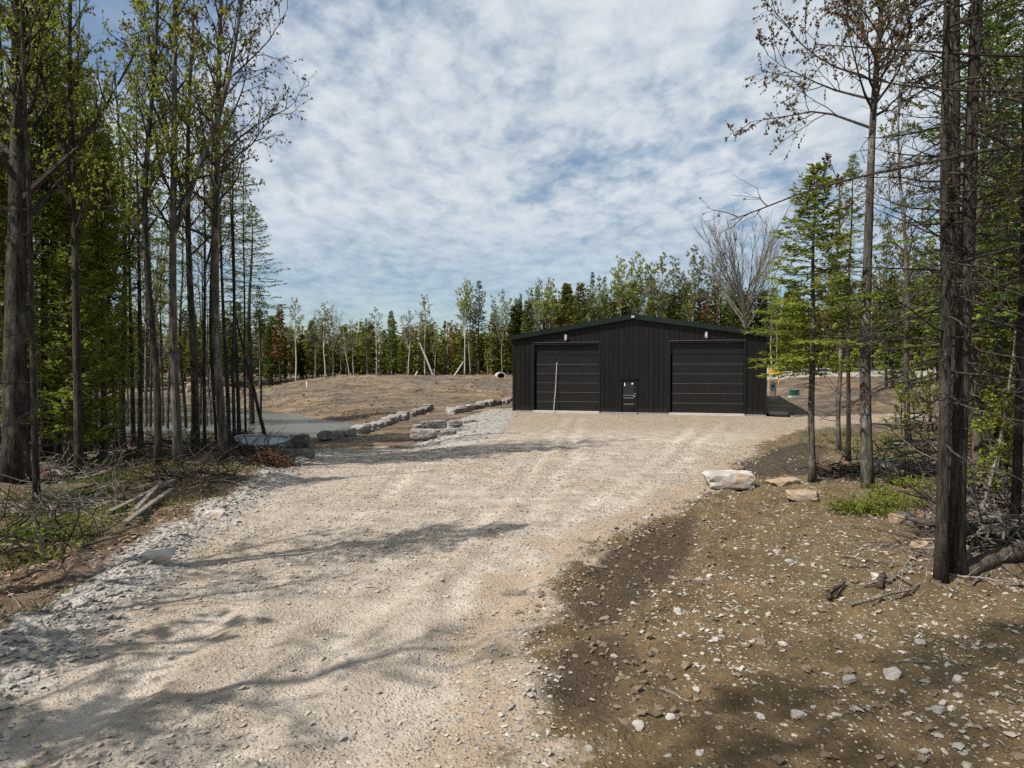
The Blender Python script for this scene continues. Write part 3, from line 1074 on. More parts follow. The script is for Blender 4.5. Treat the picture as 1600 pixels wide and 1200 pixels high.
    mb.box((x0 - 0.05, -0.5, -0.2), (x1 + 0.05, -0.037, 0.085))
    mb.obj('door_step', M['concrete_dark'], root)
    # small hose bib on the wall between the door and the right bay
    mb = MB()
    mb.tube([(8.75, 0.0, 0.52), (8.75, -0.12, 0.52)], 0.035, 8)
    mb.tube([(8.75, -0.1, 0.56), (8.75, -0.1, 0.40)], 0.02, 8)
    mb.tube([(8.68, -0.1, 0.58), (8.82, -0.1, 0.58)], 0.015, 6)
    mb.obj('hose_tap', M['black_plastic'], root)
    # flood lights
    for lx, lz in ((3.46, 4.72), (11.9, 4.76)):
        mb = MB()
        mb.box((lx - 0.07, -0.07, lz - 0.11), (lx + 0.07, -0.034, lz + 0.11))
        f = mb.obj('floodlight', M['white'], root)
        for dz in (-0.09, 0.1):
            mb = MB()
            mb.tube([(lx, -0.07, lz + dz), (lx, -0.12, lz + dz), (lx, -0.2, lz + dz - 0.04)], [0.03, 0.06, 0.085], 10)
            mb.obj('lamp_head', M['white'], f)
        mb = MB()
        mb.tube([(lx, -0.07, lz - 0.2), (lx, -0.12, lz - 0.22)], 0.045, 8)
        mb.obj('motion_sensor', M['black_plastic'], f)
    mb = MB()
    lx, lz = BW / 2, roofz(BW / 2) - 0.02
    mb.box((lx - 0.09, -0.31, lz - 0.06), (lx + 0.09, -0.245, lz + 0.07))
    f = mb.obj('gable_light', M['grey_metal'], root)
    # membrane flap at the right-hand corner
    mb = MB()
    pts = [(BW + 0.04, 0.0, 0.55), (BW + 0.06, 0.0, 0.25), (BW + 0.18, 0.0, 0.1), (BW + 0.42, 0.0, 0.0)]
    for a, b in zip(pts[:-1], pts[1:]):
        mb.add([(a[0], -0.1, a[2]), (b[0], -0.1, b[2]), (b[0], 3.5, b[2]), (a[0], 3.5, a[2])], [(0, 1, 2, 3)])
    mb.obj('foundation_membrane', M['black_plastic'], root)
    return root


build_garage()


def on_wall(s, depth, z):
    p = A0 + BU * s + BV * depth
    return (p[0], p[1], z)


mb = MB()
mb.tube([on_wall(2.72, -0.28, 0.06), on_wall(2.80, -0.02, 1.6), on_wall(2.86, 0.06, 3.16)], [0.024, 0.024, 0.024], 8)
pole = mb.obj('white_pole', M['concrete'])
tag(pole, 'long white pole leaning against the overhead door nearer the pond', 'pole')
for t in (0.25, 0.5, 0.75, 0.92):
    mb = MB()
    a, b = np.array(on_wall(2.72, -0.28, 0.06)), np.array(on_wall(2.86, 0.06, 3.16))
    c = a + (b - a) * t
    c2 = a + (b - a) * (t + 0.01)
    w = 0.02 * (0.25 - (t - 0.5) ** 2)
    mb.tube([c, c2], 0.03, 8)
    mb.obj('clip', M['grey_metal'], pole)

# drain pipe lying off the corner
c = on_wall(BW + 0.95, -0.35, 0.14)
mb = MB()
pts = [np.array(on_wall(BW + 0.2, 0.2, 0.13)) + (np.array(on_wall(BW + 1.2, -0.3, 0.13)) - np.array(on_wall(BW + 0.2, 0.2, 0.13))) * t for t in np.linspace(0, 1, 30)]
mb.tube(pts, [0.16 + 0.012 * (i % 2) for i in range(30)], 12, cap=False)
p = mb.obj('drain_pipe', M['black_plastic'])
tag(p, 'short black corrugated drain pipe lying at the garage corner', 'pipe')
mb = MB()
mb.tube([pts[-1], pts[-1] + (pts[-1] - pts[-2])], [0.172, 0.155], 12)
mb.obj('end_cap', M['trim_black'], p)

# ------------------------------------------------------------------ stones
def hullmesh(name, size, seed, n=22, jitter=0.22, blocky=0.75, rough=0.02, mat=None, sub=1):
    """an angular stone: a ball cut by random planes (plus box planes when blocky), then roughened"""
    r = np.random.default_rng(seed)
    bv, bf = ico(3)
    N_, H_ = [], []
    if blocky > 0.4:
        for ax in range(3):
            for sg in (-1, 1):
                q = np.zeros(3)
                q[ax] = sg
                N_.append(unit(q + r.normal(size=3) * 0.10 * (1.3 - blocky) * 2))
                H_.append(r.uniform(0.74, 0.86))
    for i in range(n):
        N_.append(unit(r.normal(size=3)))
        H_.append(r.uniform(0.80, 1.02) + (0.22 if blocky > 0.4 else 0.0))
    if blocky <= 0.4:
        N_ += [np.array([0, 0, 1.0]), np.array([0, 0, -1.0])]
        H_ += [0.62, 0.6]
    N_, H_ = np.array(N_), np.array(H_)
    dt = bv @ N_.T
    rad = np.where(dt > 0.05, H_[None] / np.maximum(dt, 0.05), 9).min(1)
    V = bv * rad[:, None]
    V = V / np.maximum(np.abs(V).max(0), 1e-6)
    sz = np.array(size) * 0.5
    V = V * sz
    k = 5.0 / max(size)
    V = V + bv * (fbm(V[:, 0] * k + seed, V[:, 1] * k + V[:, 2] * k * 1.7, 3, seed) * 0.10 * min(size))[:, None]
    mb = MB()
    mb.add(V, None, bf)
    return mb.mesh(name, mat)


def block_row(name, label, a, b, n, h, depth, seed, z_of=None, gapless=0.97):
    """a row of quarried blocks between two ground points"""
    r = np.random.default_rng(seed)
    a, b = np.array(a), np.array(b)
    mid = (a + b) / 2
    root = empty(name, (mid[0], mid[1], gz(*mid)))
    tag(root, label, 'stone wall')
    ang = math.atan2(b[1] - a[1], b[0] - a[0])
    L_ = np.linalg.norm(b - a)
    w = r.uniform(0.7, 1.3, n)
    w = w / w.sum() * L_
    s = 0
    for k in range(n):
        hh = h * r.uniform(0.82, 1.15)
        p = a + (b - a) * ((s + w[k] / 2) / L_) + np.array([-math.sin(ang), math.cos(ang)]) * r.uniform(-0.08, 0.08)
        s += w[k]
        me = hullmesh('stone_block', (w[k] * gapless, depth * r.uniform(0.85, 1.1), hh), seed * 100 + k, 16, 0.14, 0.9, 0.012, M['stone_wall'])
        z = gz(*p) if z_of is None else z_of(p)
        link('stone_block', me, root, loc=(p[0] - mid[0], p[1] - mid[1], z - gz(*mid) + hh * 0.36), rot=(r.uniform(-0.04, 0.04), r.uniform(-0.04, 0.04), ang + r.uniform(-0.06, 0.06)))
    return root


WN = G(507, 688, -0.3)
WF = G(672, 641, -0.3)
block_row('stone_wall', 'long low row of quarried stone blocks running beside the pond to the field', WN, WF, 17, 0.46, 0.75, 3)
block_row('stone_wall', 'short row of stone blocks ending beside the garage corner', G(700, 642), G(782, 634), 6, 0.52, 0.8, 4)
block_row('stone_wall', 'thin line of pale flat stones right behind the garage corner', G(781, 630, 0.1), G(803, 624, 0.3), 5, 0.3, 0.6, 6)
# the two tiers of the stone steps
r0 = empty('stone_steps', (G(690, 680, -0.3)[0], G(690, 680, -0.3)[1], -0.3))
tag(r0, 'rough stone steps half buried in grey gravel near the garage', 'stone steps')
k_ = 0
for (pxa, pxb, py, h, dep, zb) in ((637, 682, 690, 0.5, 0.75, -0.3), (684, 712, 684, 0.3, 0.6, -0.25), (655, 700, 672, 0.42, 0.8, -0.15), (700, 722, 668, 0.34, 0.7, -0.12),
                                   (722, 748, 663, 0.22, 0.6, -0.1), (645, 662, 674, 0.3, 0.6, -0.25)):
    k_ += 1
    pa, pb = G(pxa, py, zb), G(pxb, py - 1, zb)
    w = np.linalg.norm(pb - pa)
    c = (pa + pb) / 2 + np.array([0, dep / 2])
    me = hullmesh('step_block', (w * 0.97, dep, h), 500 + k_, 14, 0.1, 0.92, 0.012, M['stone_wall'])
    link('step_block', me, r0, loc=(c[0] - r0.location.x, c[1] - r0.location.y, zb + h * 0.5 + 0.3), rot=(0, 0, 0.06))


def rock(px, py, size, label, mat='stone', seed=1, rot=0.0, name='boulder', cat='rock', group=None, sink=0.3, n=26, jitter=0.35, blocky=0.5):
    x, y, z = GP(px, py)
    me = hullmesh(name, size, seed, n, jitter, blocky, 0.012 * max(size), M[mat], 1)
    y2 = y + size[1] * 0.4
    o = link(name, me, loc=(x, y2, gz(x, y2) + size[2] * (0.5 - sink)), rot=(0, 0, rot))
    tag(o, label, cat, group)
    return o


rock(1145, 768, (1.28, 0.75, 0.46), 'large pale flat-topped boulder with rusty stains at the drive edge', 'stone', 21, 0.12, sink=0.12, blocky=0.85, jitter=0.2)
rock(1157, 743, (0.42, 0.35, 0.32), 'small upright tan rock just behind the large pale boulder', 'stone_tan', 22, 0.5)
rock(1258, 783, (0.72, 0.4, 0.2), 'flat tan slab of rock lying before the young fir', 'stone_tan', 23, -0.2, blocky=0.8, sink=0.2)
rock(1230, 758, (0.8, 0.6, 0.25), 'half-buried tan rock between the boulder and the young fir', 'stone_tan', 24, 0.4, sink=0.45)
rock(1400, 1068, (0.17, 0.14, 0.11), 'pale grey angular stone alone on the brown dirt in the foreground', 'stone', 25, 0.4, blocky=0.3)
rock(464, 702, (1.0, 0.65, 0.62), 'large dark squared boulder at the near pond bank', 'stone_dark', 26, 0.1, blocky=0.85, sink=0.05)
rock(430, 703, (0.75, 0.5, 0.5), 'dark boulder touching the leaning trunk by the pond', 'stone_dark', 27, 0.6)
rock(456, 709, (0.65, 0.45, 0.26), 'pale rock under the large dark boulder by the pond', 'stone', 28, 0.2)
rock(462, 715, (0.95, 0.5, 0.36), 'low dark rock in front of the pale bank rock', 'stone_dark', 29, 0.0)
rock(1418, 818, (0.36, 0.28, 0.24), 'dark blue-grey stone beside the low evergreen sprays', 'stone_dark', 30, 0.3)
rock(1432, 826, (0.30, 0.24, 0.2), 'dark rounded stone left of the log heap', 'stone_dark', 31, 0.9)
rock(1408, 822, (0.34, 0.3, 0.2), 'tan stone between two dark stones near the logs', 'stone_tan', 32, 0.2)
rock(1452, 862, (0.34, 0.28, 0.22), 'tan stone at the near foot of the log heap', 'stone_tan', 33, 0.2)
rock(1505, 880, (0.42, 0.34, 0.34), 'big tan stone under the logs beside the large trunk', 'stone_tan', 34, 0.7)
rock(1375, 735, (0.8, 0.6, 0.36), 'pale rubble rock behind the grey maple trunk', 'stone', 35, 0.2)
rock(1400, 727, (0.7, 0.5, 0.32), 'grey rubble rock heaped beyond the grey maple trunk', 'stone', 36, 0.8)
rock(240, 880, (0.42, 0.3, 0.22), 'grey stone at the left drive edge below the old planks', 'stone', 37, 0.3)
rock(330, 812, (0.4, 0.3, 0.2), 'pale stone on the spoil ridge near the grass', 'stone', 38, 0.3)
rock(85, 995, (0.17, 0.13, 0.09), 'pale flat stone in the spoil at the lower left', 'stone', 39, 0.3)
x, y, z = GP(300, 612)
for k, (px, py, s) in enumerate(((275, 615, 1.6), (300, 612, 2.2), (318, 614, 1.4))):
    rock(px, py, (s, s * 0.7, s * 0.7), ['smallest', 'largest', 'rightmost'][k] + ' of three pale boulders on the far pond bank', 'stone_tan', 40 + k, 0.4 * k, group='boulders on the far pond bank')

# loose stones big enough to pick out
SHOWN = [(1010, 815), (1245, 735), (1110, 905), (1235, 880), (1262, 858), (960, 1040), (1120, 1010), (1250, 1130), (1050, 1135), (1330, 1075), (1190, 1135), (1090, 1085),
         (1345, 1000), (1440, 1010), (1290, 905), (1180, 850), (1370, 905), (1225, 1015), (1000, 1150), (1500, 1080), (1060, 965), (1470, 1130)]
for k, (px, py) in enumerate(sorted(SHOWN, key=lambda p: p[1])):
    x, y, z = GP(px, py)
    s = 0.065 + 0.05 * ((k * 37) % 10) / 10
    rock(px, py, (s * 1.3, s, s * 0.55), nth(k + 1) + ' pale loose stone on the brown dirt, counted from the garage', 'stone', 60 + k, k * 0.7, 'loose_stone', 'stone', 'loose stones on the brown dirt', 0.25, blocky=0.3)


# ------------------------------------------------------------------ tree builders (unit: metres, base at origin)
def perp(d, r):
    v = r.normal(size=3)
    v -= d * v.dot(d)
    return unit(v)


def curve(p, d, ln, n, r, wig=0.12, up=0.0):
    pts = [np.array(p, float)]
    d = unit(d)
    for i in range(n):
        d = unit(d + r.normal(size=3) * wig + np.array([0, 0, up]))
        pts.append(pts[-1] + d * ln / n)
    return np.array(pts)


def stem(p, d, H, n, r, amp=0.012):
    t = np.linspace(0, 1, n + 1)
    d = unit(d)
    off = np.zeros((n + 1, 2))
    for k in range(1, 5):
        off += (r.normal(size=2) * amp * H / k)[None] * (np.sin(t[:, None] * math.pi * k * 1.1 + r.uniform(0, 6.28, 2)[None]))
    off -= off[0]
    P = np.array(p)[None] + d[None] * (t * H)[:, None]
    P[:, :2] += off
    return P


def along(P, t):
    f = t * (len(P) - 1)
    i = min(int(f), len(P) - 2)
    return P[i] + (P[i + 1] - P[i]) * (f - i), unit(P[i + 1] - P[i])


def deciduous(seed, H=15, r0=0.16, c0=0.35, spread=3.0, nprim=26, sec=7, twigs=5, leaves=5, leaf=0.085, up=0.45, fork=0, lean=(0, 0), sides=8, wig=0.03, flare=1.22, tleaf=1.0,
              twig_r=0.006, stubs=6):
    r = np.random.default_rng(seed)
    tr, br, lf = MB(), MB(), MB()
    LC, LD = [], []
    stems = []
    n = 16
    d = unit((lean[0], lean[1], 1))
    T = stem((0, 0, -0.15), d, H, n, r, wig * 0.28)
    u = np.linspace(0, 1, n + 1)
    rad = r0 * (1 - u) ** 0.75 + 0.012
    rad[0] *= flare
    rad[1] *= 1 + (flare - 1) * 0.12
    stems.append((T, rad, c0))
    tr.tube(T, rad, sides)
    for f in range(fork):
        t = r.uniform(0.34, 0.5)
        p, dd = along(T, t)
        az = r.uniform(0, 6.28)
        S = curve(p, dd + 0.55 * np.array([math.cos(az), math.sin(az), 0.0]), H * (1 - t) * 0.92, 11, r, wig * 1.3, 0.09)
        rr = np.interp(t, u, rad) * 0.75 * (1 - np.linspace(0, 1, 12)) ** 0.75 + 0.01
        tr.tube(S, rr, max(5, sides - 2))
        stems.append((S, rr, 0.12))
    for T_, rad_, c in stems:
        HL = np.linalg.norm(T_[-1] - T_[0])
        npr = int(nprim * HL / H * (1 - c) / (1 - c0) + 0.5) if T_ is not T else nprim
        for k in range(npr):
            t = c + (0.985 - c) * ((k + r.uniform(0, 0.9)) / npr)
            uu = (t - c) / (1 - c)
            p, dd = along(T_, t)
            az = k * 2.4 + r.uniform(-0.5, 0.5)
            el = R(r.uniform(12, 40)) + up * uu * 0.9 + 0.1
            dirv = np.array([math.cos(az) * math.cos(el), math.sin(az) * math.cos(el), math.sin(el)])
            L_ = spread * (1.05 - 0.72 * uu) * r.uniform(0.55, 1.15) * (0.75 if T_ is not T else 1)
            P = curve(p, dirv, L_, 6, r, 0.13, 0.05)
            b0 = max(0.012, np.interp(t, np.linspace(0, 1, len(rad_)), rad_) * 0.42)
            br.tube(P, np.linspace(b0, 0.006, 7), 5, False)
            ns = max(2, int(sec * L_ / spread + 0.6))
            for j in range(ns):
                s = 0.22 + 0.78 * (j + r.uniform(0.1, 0.9)) / ns
                p2, d2 = along(P, min(s, 0.99))
                q = perp(d2, r)
                dv = unit(d2 * 0.75 + q * 0.75 + np.array([0, 0, 0.18]))
                L2 = L_ * r.uniform(0.25, 0.45) * (1.15 - 0.5 * s)
                P2 = curve(p2, dv, L2, 4, r, 0.16, 0.04)
                br.tube(P2, np.linspace(max(twig_r * 1.6, b0 * 0.4), twig_r, 5), 3, False)
                for i in range(twigs):
                    s2 = 0.25 + 0.75 * (i + r.uniform(0.1, 0.95)) / twigs
                    p3, d3 = along(P2, min(s2, 0.99))
                    dv3 = unit(d3 * 0.7 + perp(d3, r) * 0.8 + np.array([0, 0, 0.15]))
                    L3 = L2 * r.uniform(0.3, 0.55) + 0.06
                    P3 = curve(p3, dv3, L3, 2, r, 0.15, 0.02)
                    br.tube(P3, [twig_r, twig_r * 0.8, twig_r * 0.5], 3, False)
                    if r.random() < tleaf:
                        for _ in range(leaves):
                            pl, dl = along(P3, r.uniform(0.3, 0.999))
                            LC.append(pl)
                            LD.append(dl * 0.4 + r.normal(size=3) * 0.8 + np.array([0, 0, -0.25]))
    for k in range(stubs):
        t = r.uniform(0.1, c0)
        p, dd = along(T, t)
        az = r.uniform(0, 6.28)
        P = curve(p, (math.cos(az), math.sin(az), r.uniform(-0.2, 0.5)), r.uniform(0.3, 1.3), 3, r, 0.2)
        br.tube(P, np.linspace(0.014, 0.004, 4), 3, False)
    if LC:
        m = len(LC)
        nr = r.normal(size=(m, 3)) * 0.7 + np.array([0, 0, 1.0])
        sz = leaf * r.uniform(0.55, 1.25, m)
        lf.blades(np.array(LC), np.array(LD), nr, sz, sz * 0.75, 0.15)
    return tr, br, lf


def conifer(seed, H=9, r0=0.09, c0=0.25, rad=1.5, nb=100, tw=12, nd=6, droop=0.25, nlen=0.13, nwid=0.04, sides=7, power=0.8, sparse=0.0, stubs=16, stub_len=0.7, upcurl=0.05, lean=(0, 0), stub_twigs=0):
    r = np.random.default_rng(seed)
    tr, br, lf = MB(), MB(), MB()
    C, D, NN, LN = [], [], [], []
    n = 14
    T = stem((0, 0, -0.12), (lean[0], lean[1], 1), H, n, r, 0.004)
    u = np.linspace(0, 1, n + 1)
    rd = r0 * (1 - u) ** 0.85 + 0.006
    rd[0] *= 1.35
    tr.tube(T, rd, sides)
    for k in range(nb):
        t = c0 + (0.995 - c0) * ((k + r.random()) / nb) ** 0.92
        uu = (t - c0) / (1 - c0)
        if r.random() < sparse:
            continue
        p, dd = along(T, t)
        az = k * 2.39996 + r.uniform(-0.6, 0.6)
        L_ = rad * ((1 - uu) ** power) * r.uniform(0.55, 1.12) * min(1, 0.55 + 2.2 * uu) + 0.07
        el = -droop + (droop + 0.75) * uu ** 1.3 + r.uniform(-0.12, 0.12)
        dv = np.array([math.cos(az) * math.cos(el), math.sin(az) * math.cos(el), math.sin(el)])
        P = curve(p, dv, L_, 4, r, 0.05, upcurl)
        br.tube(P, np.linspace(max(0.006, r0 * 0.16 * (1 - uu)), 0.003, 5), 3, False)
        nt_ = max(3, int(tw * (L_ / rad) ** 0.7 + 0.5))
        side = unit(np.cross(dv, [0, 0, 1]))
        for j in range(nt_):
            s = 0.14 + 0.86 * (j + r.random()) / nt_
            p2, d2 = along(P, min(s, 0.995))
            sg = 1 if j % 2 else -1
            L2 = (L_ * 0.42 * (1.08 - s) + 0.05) * r.uniform(0.7, 1.2)
            dt = unit(d2 * 0.62 + side * sg * 0.8 + r.normal(size=3) * 0.14 + np.array([0, 0, -0.06]))
            for q in range(nd):
                f = (q + r.random()) / nd
                c = p2 + dt * L2 * f
                sg2 = 1 if q % 2 else -1
                w2 = np.cross(dt, [0, 0, 1])
                dn = unit(dt * 0.9 + w2 * sg2 * 0.5 + r.normal(size=3) * 0.25)
                C.append(c)
                D.append(dn)
                NN.append(r.normal(size=3) * 0.45 + np.array([0, 0, 1.0]))
                LN.append(r.uniform(0.7, 1.3))
    for k in range(stubs):
        t = r.uniform(0.06, max(0.1, c0 + 0.05))
        p, dd = along(T, t)
        az = r.uniform(0, 6.28)
        P = curve(p, (math.cos(az), math.sin(az), r.uniform(-0.45, 0.15)), stub_len * r.uniform(0.3, 1.2), 3, r, 0.15)
        br.tube(P, np.linspace(0.012, 0.003, 4), 3, False)
        for j in range(stub_twigs):
            p2, d2 = along(P, r.uniform(0.25, 0.98))
            Q = curve(p2, d2 * 0.5 + perp(d2, r), stub_len * r.uniform(0.12, 0.4), 2, r, 0.2)
            br.tube(Q, [0.005, 0.004, 0.002], 3, False)
    if C:
        C, D, NN, LN = map(np.array, (C, D, NN, LN))
        lf.blades(C, D, NN, nlen * LN, nwid * LN, 0.12)
    return tr, br, lf


def dead_conifer(seed, H=14, r0=0.135, rad=2.4, nb=120, c0=0.19, lean=(0, 0), split=False):
    r = np.random.default_rng(seed)
    tr, br = MB(), MB()
    n = 16
    T = stem((0, 0, -0.15), (lean[0], lean[1], 1), H, n, r, 0.004)
    u = np.linspace(0, 1, n + 1)
    rd = r0 * (1 - u) ** 0.8 + 0.008
    rd[0] *= 1.3
    tr.tube(T, rd, 10)
    out = []
    for k in range(nb):
        if split:
            br = MB()
            out.append(br)
        t = c0 + (0.98 - c0) * (k + r.random()) / nb
        uu = (t - c0) / (1 - c0)
        p, dd = along(T, t)
        az = k * 2.39996 + r.uniform(-0.6, 0.6)
        L_ = rad * (1 - uu * 0.8) * r.uniform(0.25, 1.1)
        P = curve(p, (math.cos(az), math.sin(az), r.uniform(-0.45, 0.15)), L_, 6, r, 0.12, 0.02)
        br.tube(P, np.linspace(0.017, 0.004, 7), 4, False)
        for j in range(int(5 * L_ / rad * 2) + 1):
            p2, d2 = along(P, r.uniform(0.2, 0.98))
            q = perp(d2, r)
            Q = curve(p2, d2 * 0.6 + q * 0.7 + np.array([0, 0, -0.15]), L_ * r.uniform(0.12, 0.35), 4, r, 0.2)
            br.tube(Q, np.linspace(0.007, 0.0025, 5), 3, False)
            for i in range(2):
                p3, d3 = along(Q, r.uniform(0.2, 0.98))
                Q3 = curve(p3, d3 * 0.6 + perp(d3, r) * 0.8, L_ * r.uniform(0.06, 0.15), 2, r, 0.2)
                br.tube(Q3, [0.004, 0.003, 0.002], 3, False)
    return tr, (out if split else br), MB()


class Proto:
    def __init__(s, name, parts, bark, twig, leaf, H):
        s.name, s.H = name, H
        tr, br, lf = parts
        s.parts = [('trunk', tr.mesh(name + '_trunk', M[bark], True), 0)]
        if isinstance(br, list):
            s.parts += [('branch', b.mesh(name + '_branch', M[twig]), 1) for b in br]
        elif br.n:
            s.parts.append(('branches', br.mesh(name + '_branches', M[twig]), 1))
        if lf.n:
            s.parts.append(('foliage', lf.mesh(name + '_foliage', M[leaf]), 2))


def plant(pr, x, y, h=None, rz=None, name=None, label=None, cat='tree', group=None, mats=(None, None, None), width=1.0, tilt=(0, 0), z=None):
    s = (h / pr.H) if h else 1.0
    o = empty(name or pr.name, (x, y, (gz(x, y) if z is None else z) - 0.02), random.uniform(0, 6.28) if rz is None else rz)
    o.rotation_euler = (tilt[0], tilt[1], o.rotation_euler[2])
    o.scale = (s * width, s * width, s)
    for nm, me, k in pr.parts:
        c = link(nm, me, o)
        if mats[k] is not None and M[mats[k]] != me.materials[0]:
            c.material_slots[0].link = 'OBJECT'
            c.material_slots[0].material = M[mats[k]]
    tag(o, label, cat, group)
    return o


PR = {}
PR['maple1'] = Proto('maple_tree', deciduous(1, 16, 0.16, 0.36, 2.7, 28, 7, 5, 6, 0.095, fork=1), 'bark_grey', 'twig', 'leaf_bud', 16)
PR['maple2'] = Proto('maple_tree', deciduous(2, 16, 0.15, 0.40, 2.5, 26, 7, 5, 7, 0.09, fork=1), 'bark_grey', 'twig', 'leaf_green', 16)
PR['maple3'] = Proto('maple_tree', deciduous(3, 15, 0.14, 0.34, 2.5, 30, 7, 5, 7, 0.09), 'bark_dark', 'twig', 'leaf_bud', 15)
PR['maple4'] = Proto('maple_tree', deciduous(4, 15, 0.13, 0.45, 2.8, 28, 8, 5, 6, 0.085), 'bark_grey', 'twig', 'leaf_red', 15)
PR['maple5'] = Proto('maple_tree', deciduous(8, 14.5, 0.15, 0.58, 3.5, 44, 9, 7, 9, 0.085, up=0.4), 'bark_grey', 'twig', 'leaf_red', 14.5)
PR['maple6'] = Proto('maple_tree', deciduous(9, 17, 0.135, 0.36, 3.9, 44, 9, 6, 5, 0.085, up=0.35), 'bark_grey', 'twig', 'leaf_red', 17)
PR['maple7'] = Proto('maple_tree', deciduous(10, 15, 0.16, 0.3, 3.2, 26, 7, 4, 3, 0.10, up=0.4, tleaf=0.7), 'bark_grey', 'twig', 'leaf_green', 15)
PR['maple8'] = Proto('maple_tree', deciduous(13, 19, 0.335, 0.33, 4.2, 46, 9, 6, 6, 0.095, up=0.4, wig=0.02, sides=14, flare=1.3), 'bark_dark', 'twig', 'leaf_green', 19)
PR['sapling'] = Proto('maple_sapling', deciduous(5, 7, 0.05, 0.3, 1.6, 18, 5, 4, 7, 0.10, sides=6), 'bark_grey', 'twig', 'leaf_red', 7)
PR['bush'] = Proto('young_maple', deciduous(6, 4.2, 0.03, 0.15, 1.3, 20, 5, 4, 9, 0.09, sides=5), 'bark_brown', 'twig', 'leaf_green', 4.2)
PR['fir1'] = Proto('fir_tree', conifer(11, 9, 0.085, 0.36, 1.95, 130, 17, 8, nlen=0.15, nwid=0.045, sparse=0.08), 'bark_grey', 'twig', 'needle_light', 9)
PR['fir2'] = Proto('fir_tree', conifer(12, 12, 0.11, 0.5, 1.9, 100, 13, 7, 0.3, stubs=40, stub_len=1.1, stub_twigs=2), 'bark_dark', 'twig', 'needle', 12)
PR['fir3'] = Proto('fir_tree', conifer(13, 13, 0.10, 0.6, 1.7, 80, 13, 6, 0.3, sparse=0.15, stubs=60, stub_len=1.1, stub_twigs=3), 'bark_dark', 'twig', 'needle', 13)
PR['hem1'] = Proto('hemlock_tree', conifer(14, 10, 0.1, 0.3, 2.2, 105, 14, 7, 0.25, 0.15, 0.05, upcurl=-0.02, sparse=0.2), 'bark_brown', 'twig', 'needle_light', 10)
PR['hem2'] = Proto('hemlock_tree', conifer(16, 13, 0.11, 0.4, 2.5, 95, 14, 7, 0.2, 0.16, 0.055, upcurl=-0.02, sparse=0.1, stubs=30), 'bark_dark', 'twig', 'needle_light', 13)
PR['ced1'] = Proto('cedar_tree', conifer(15, 8, 0.1, 0.06, 1.5, 150, 13, 7, -0.35, 0.17, 0.06, power=0.6), 'bark_brown', 'twig', 'cedar', 8)
PR['dead1'] = Proto('dead_spruce', dead_conifer(21, split=True), 'bark_dark', 'twig', 'needle', 14)
PR['dead2'] = Proto('dead_spruce', dead_conifer(22, 12, 0.07, 1.6, 70, 0.15), 'bark_dark', 'twig', 'needle', 12)
PR['pole'] = Proto('bare_pole_tree', dead_conifer(23, 10, 0.06, 1.0, 30, 0.1, split=True), 'bark_grey', 'twig_grey', 'needle', 10)
# kinds of the far tree line
PR['fbirch1'] = Proto('birch_tree', deciduous(31, 13, 0.12, 0.48, 2.9, 24, 6, 4, 4, 0.20, 0.45, sides=6, twig_r=0.014, stubs=2), 'bark_birch', 'twig_grey', 'leaf_pale', 13)
PR['fbirch2'] = Proto('birch_tree', deciduous(32, 13, 0.12, 0.5, 2.6, 22, 6, 4, 3, 0.18, 0.5, fork=1, sides=6, twig_r=0.014, stubs=2), 'bark_birch', 'twig_grey', 'leaf_pale', 13)
PR['fpop1'] = Proto('poplar_tree', deciduous(33, 16, 0.15, 0.52, 3.4, 24, 6, 4, 5, 0.21, 0.5, fork=2, sides=6, twig_r=0.014, stubs=2), 'bark_pop', 'twig_grey', 'leaf_pale', 16)
PR['fpop2'] = Proto('poplar_tree', deciduous(34, 16, 0.14, 0.55, 3.3, 24, 6, 4, 5, 0.2, 0.5, fork=1, sides=6, twig_r=0.014, stubs=2), 'bark_pop', 'twig_grey', 'leaf_green', 16)
PR['fbare'] = Proto('bare_tree', deciduous(35, 14, 0.13, 0.45, 2.8, 24, 6, 5, 0, 0.2, 0.6, fork=2, sides=6, twig_r=0.013, stubs=4), 'bark_pop', 'twig_grey', 'leaf_pale', 14)
PR['fspr1'] = Proto('spruce_tree', conifer(41, 13, 0.13, 0.12, 1.5, 90, 8, 4, 0.35, 0.34, 0.13, 6, 0.85), 'bark_dark', 'twig', 'needle_dark', 13)
PR['fspr2'] = Proto('spruce_tree', conifer(42, 12, 0.11, 0.3, 1.2, 80, 7, 4, 0.4, 0.32, 0.12, 6, 0.8, sparse=0.1), 'bark_dark', 'twig', 'needle', 12)
PR['fspr3'] = Proto('spruce_tree', conifer(43, 14, 0.17, 0.25, 2.2, 100, 9, 4, 0.25, 0.38, 0.15, 6, 0.7, sparse=0.12), 'bark_dark', 'twig', 'needle_dark', 14)
PR['fced1'] = Proto('cedar_tree', conifer(44, 10, 0.14, 0.06, 1.7, 110, 8, 5, -0.4, 0.34, 0.16, 6, 0.5), 'bark_brown', 'twig', 'cedar', 10)
PR['fced2'] = Proto('cedar_tree', conifer(45, 9, 0.12, 0.12, 1.6, 90, 8, 5, -0.1, 0.34, 0.16, 6, 0.6), 'bark_brown', 'twig', 'cedar', 9)
PR['fshrub'] = Proto('young_shrub', deciduous(46, 3, 0.03, 0.1, 1.1, 16, 4, 3, 6, 0.2, sides=4, twig_r=0.01, stubs=0), 'bark_brown', 'twig', 'leaf_green', 3)


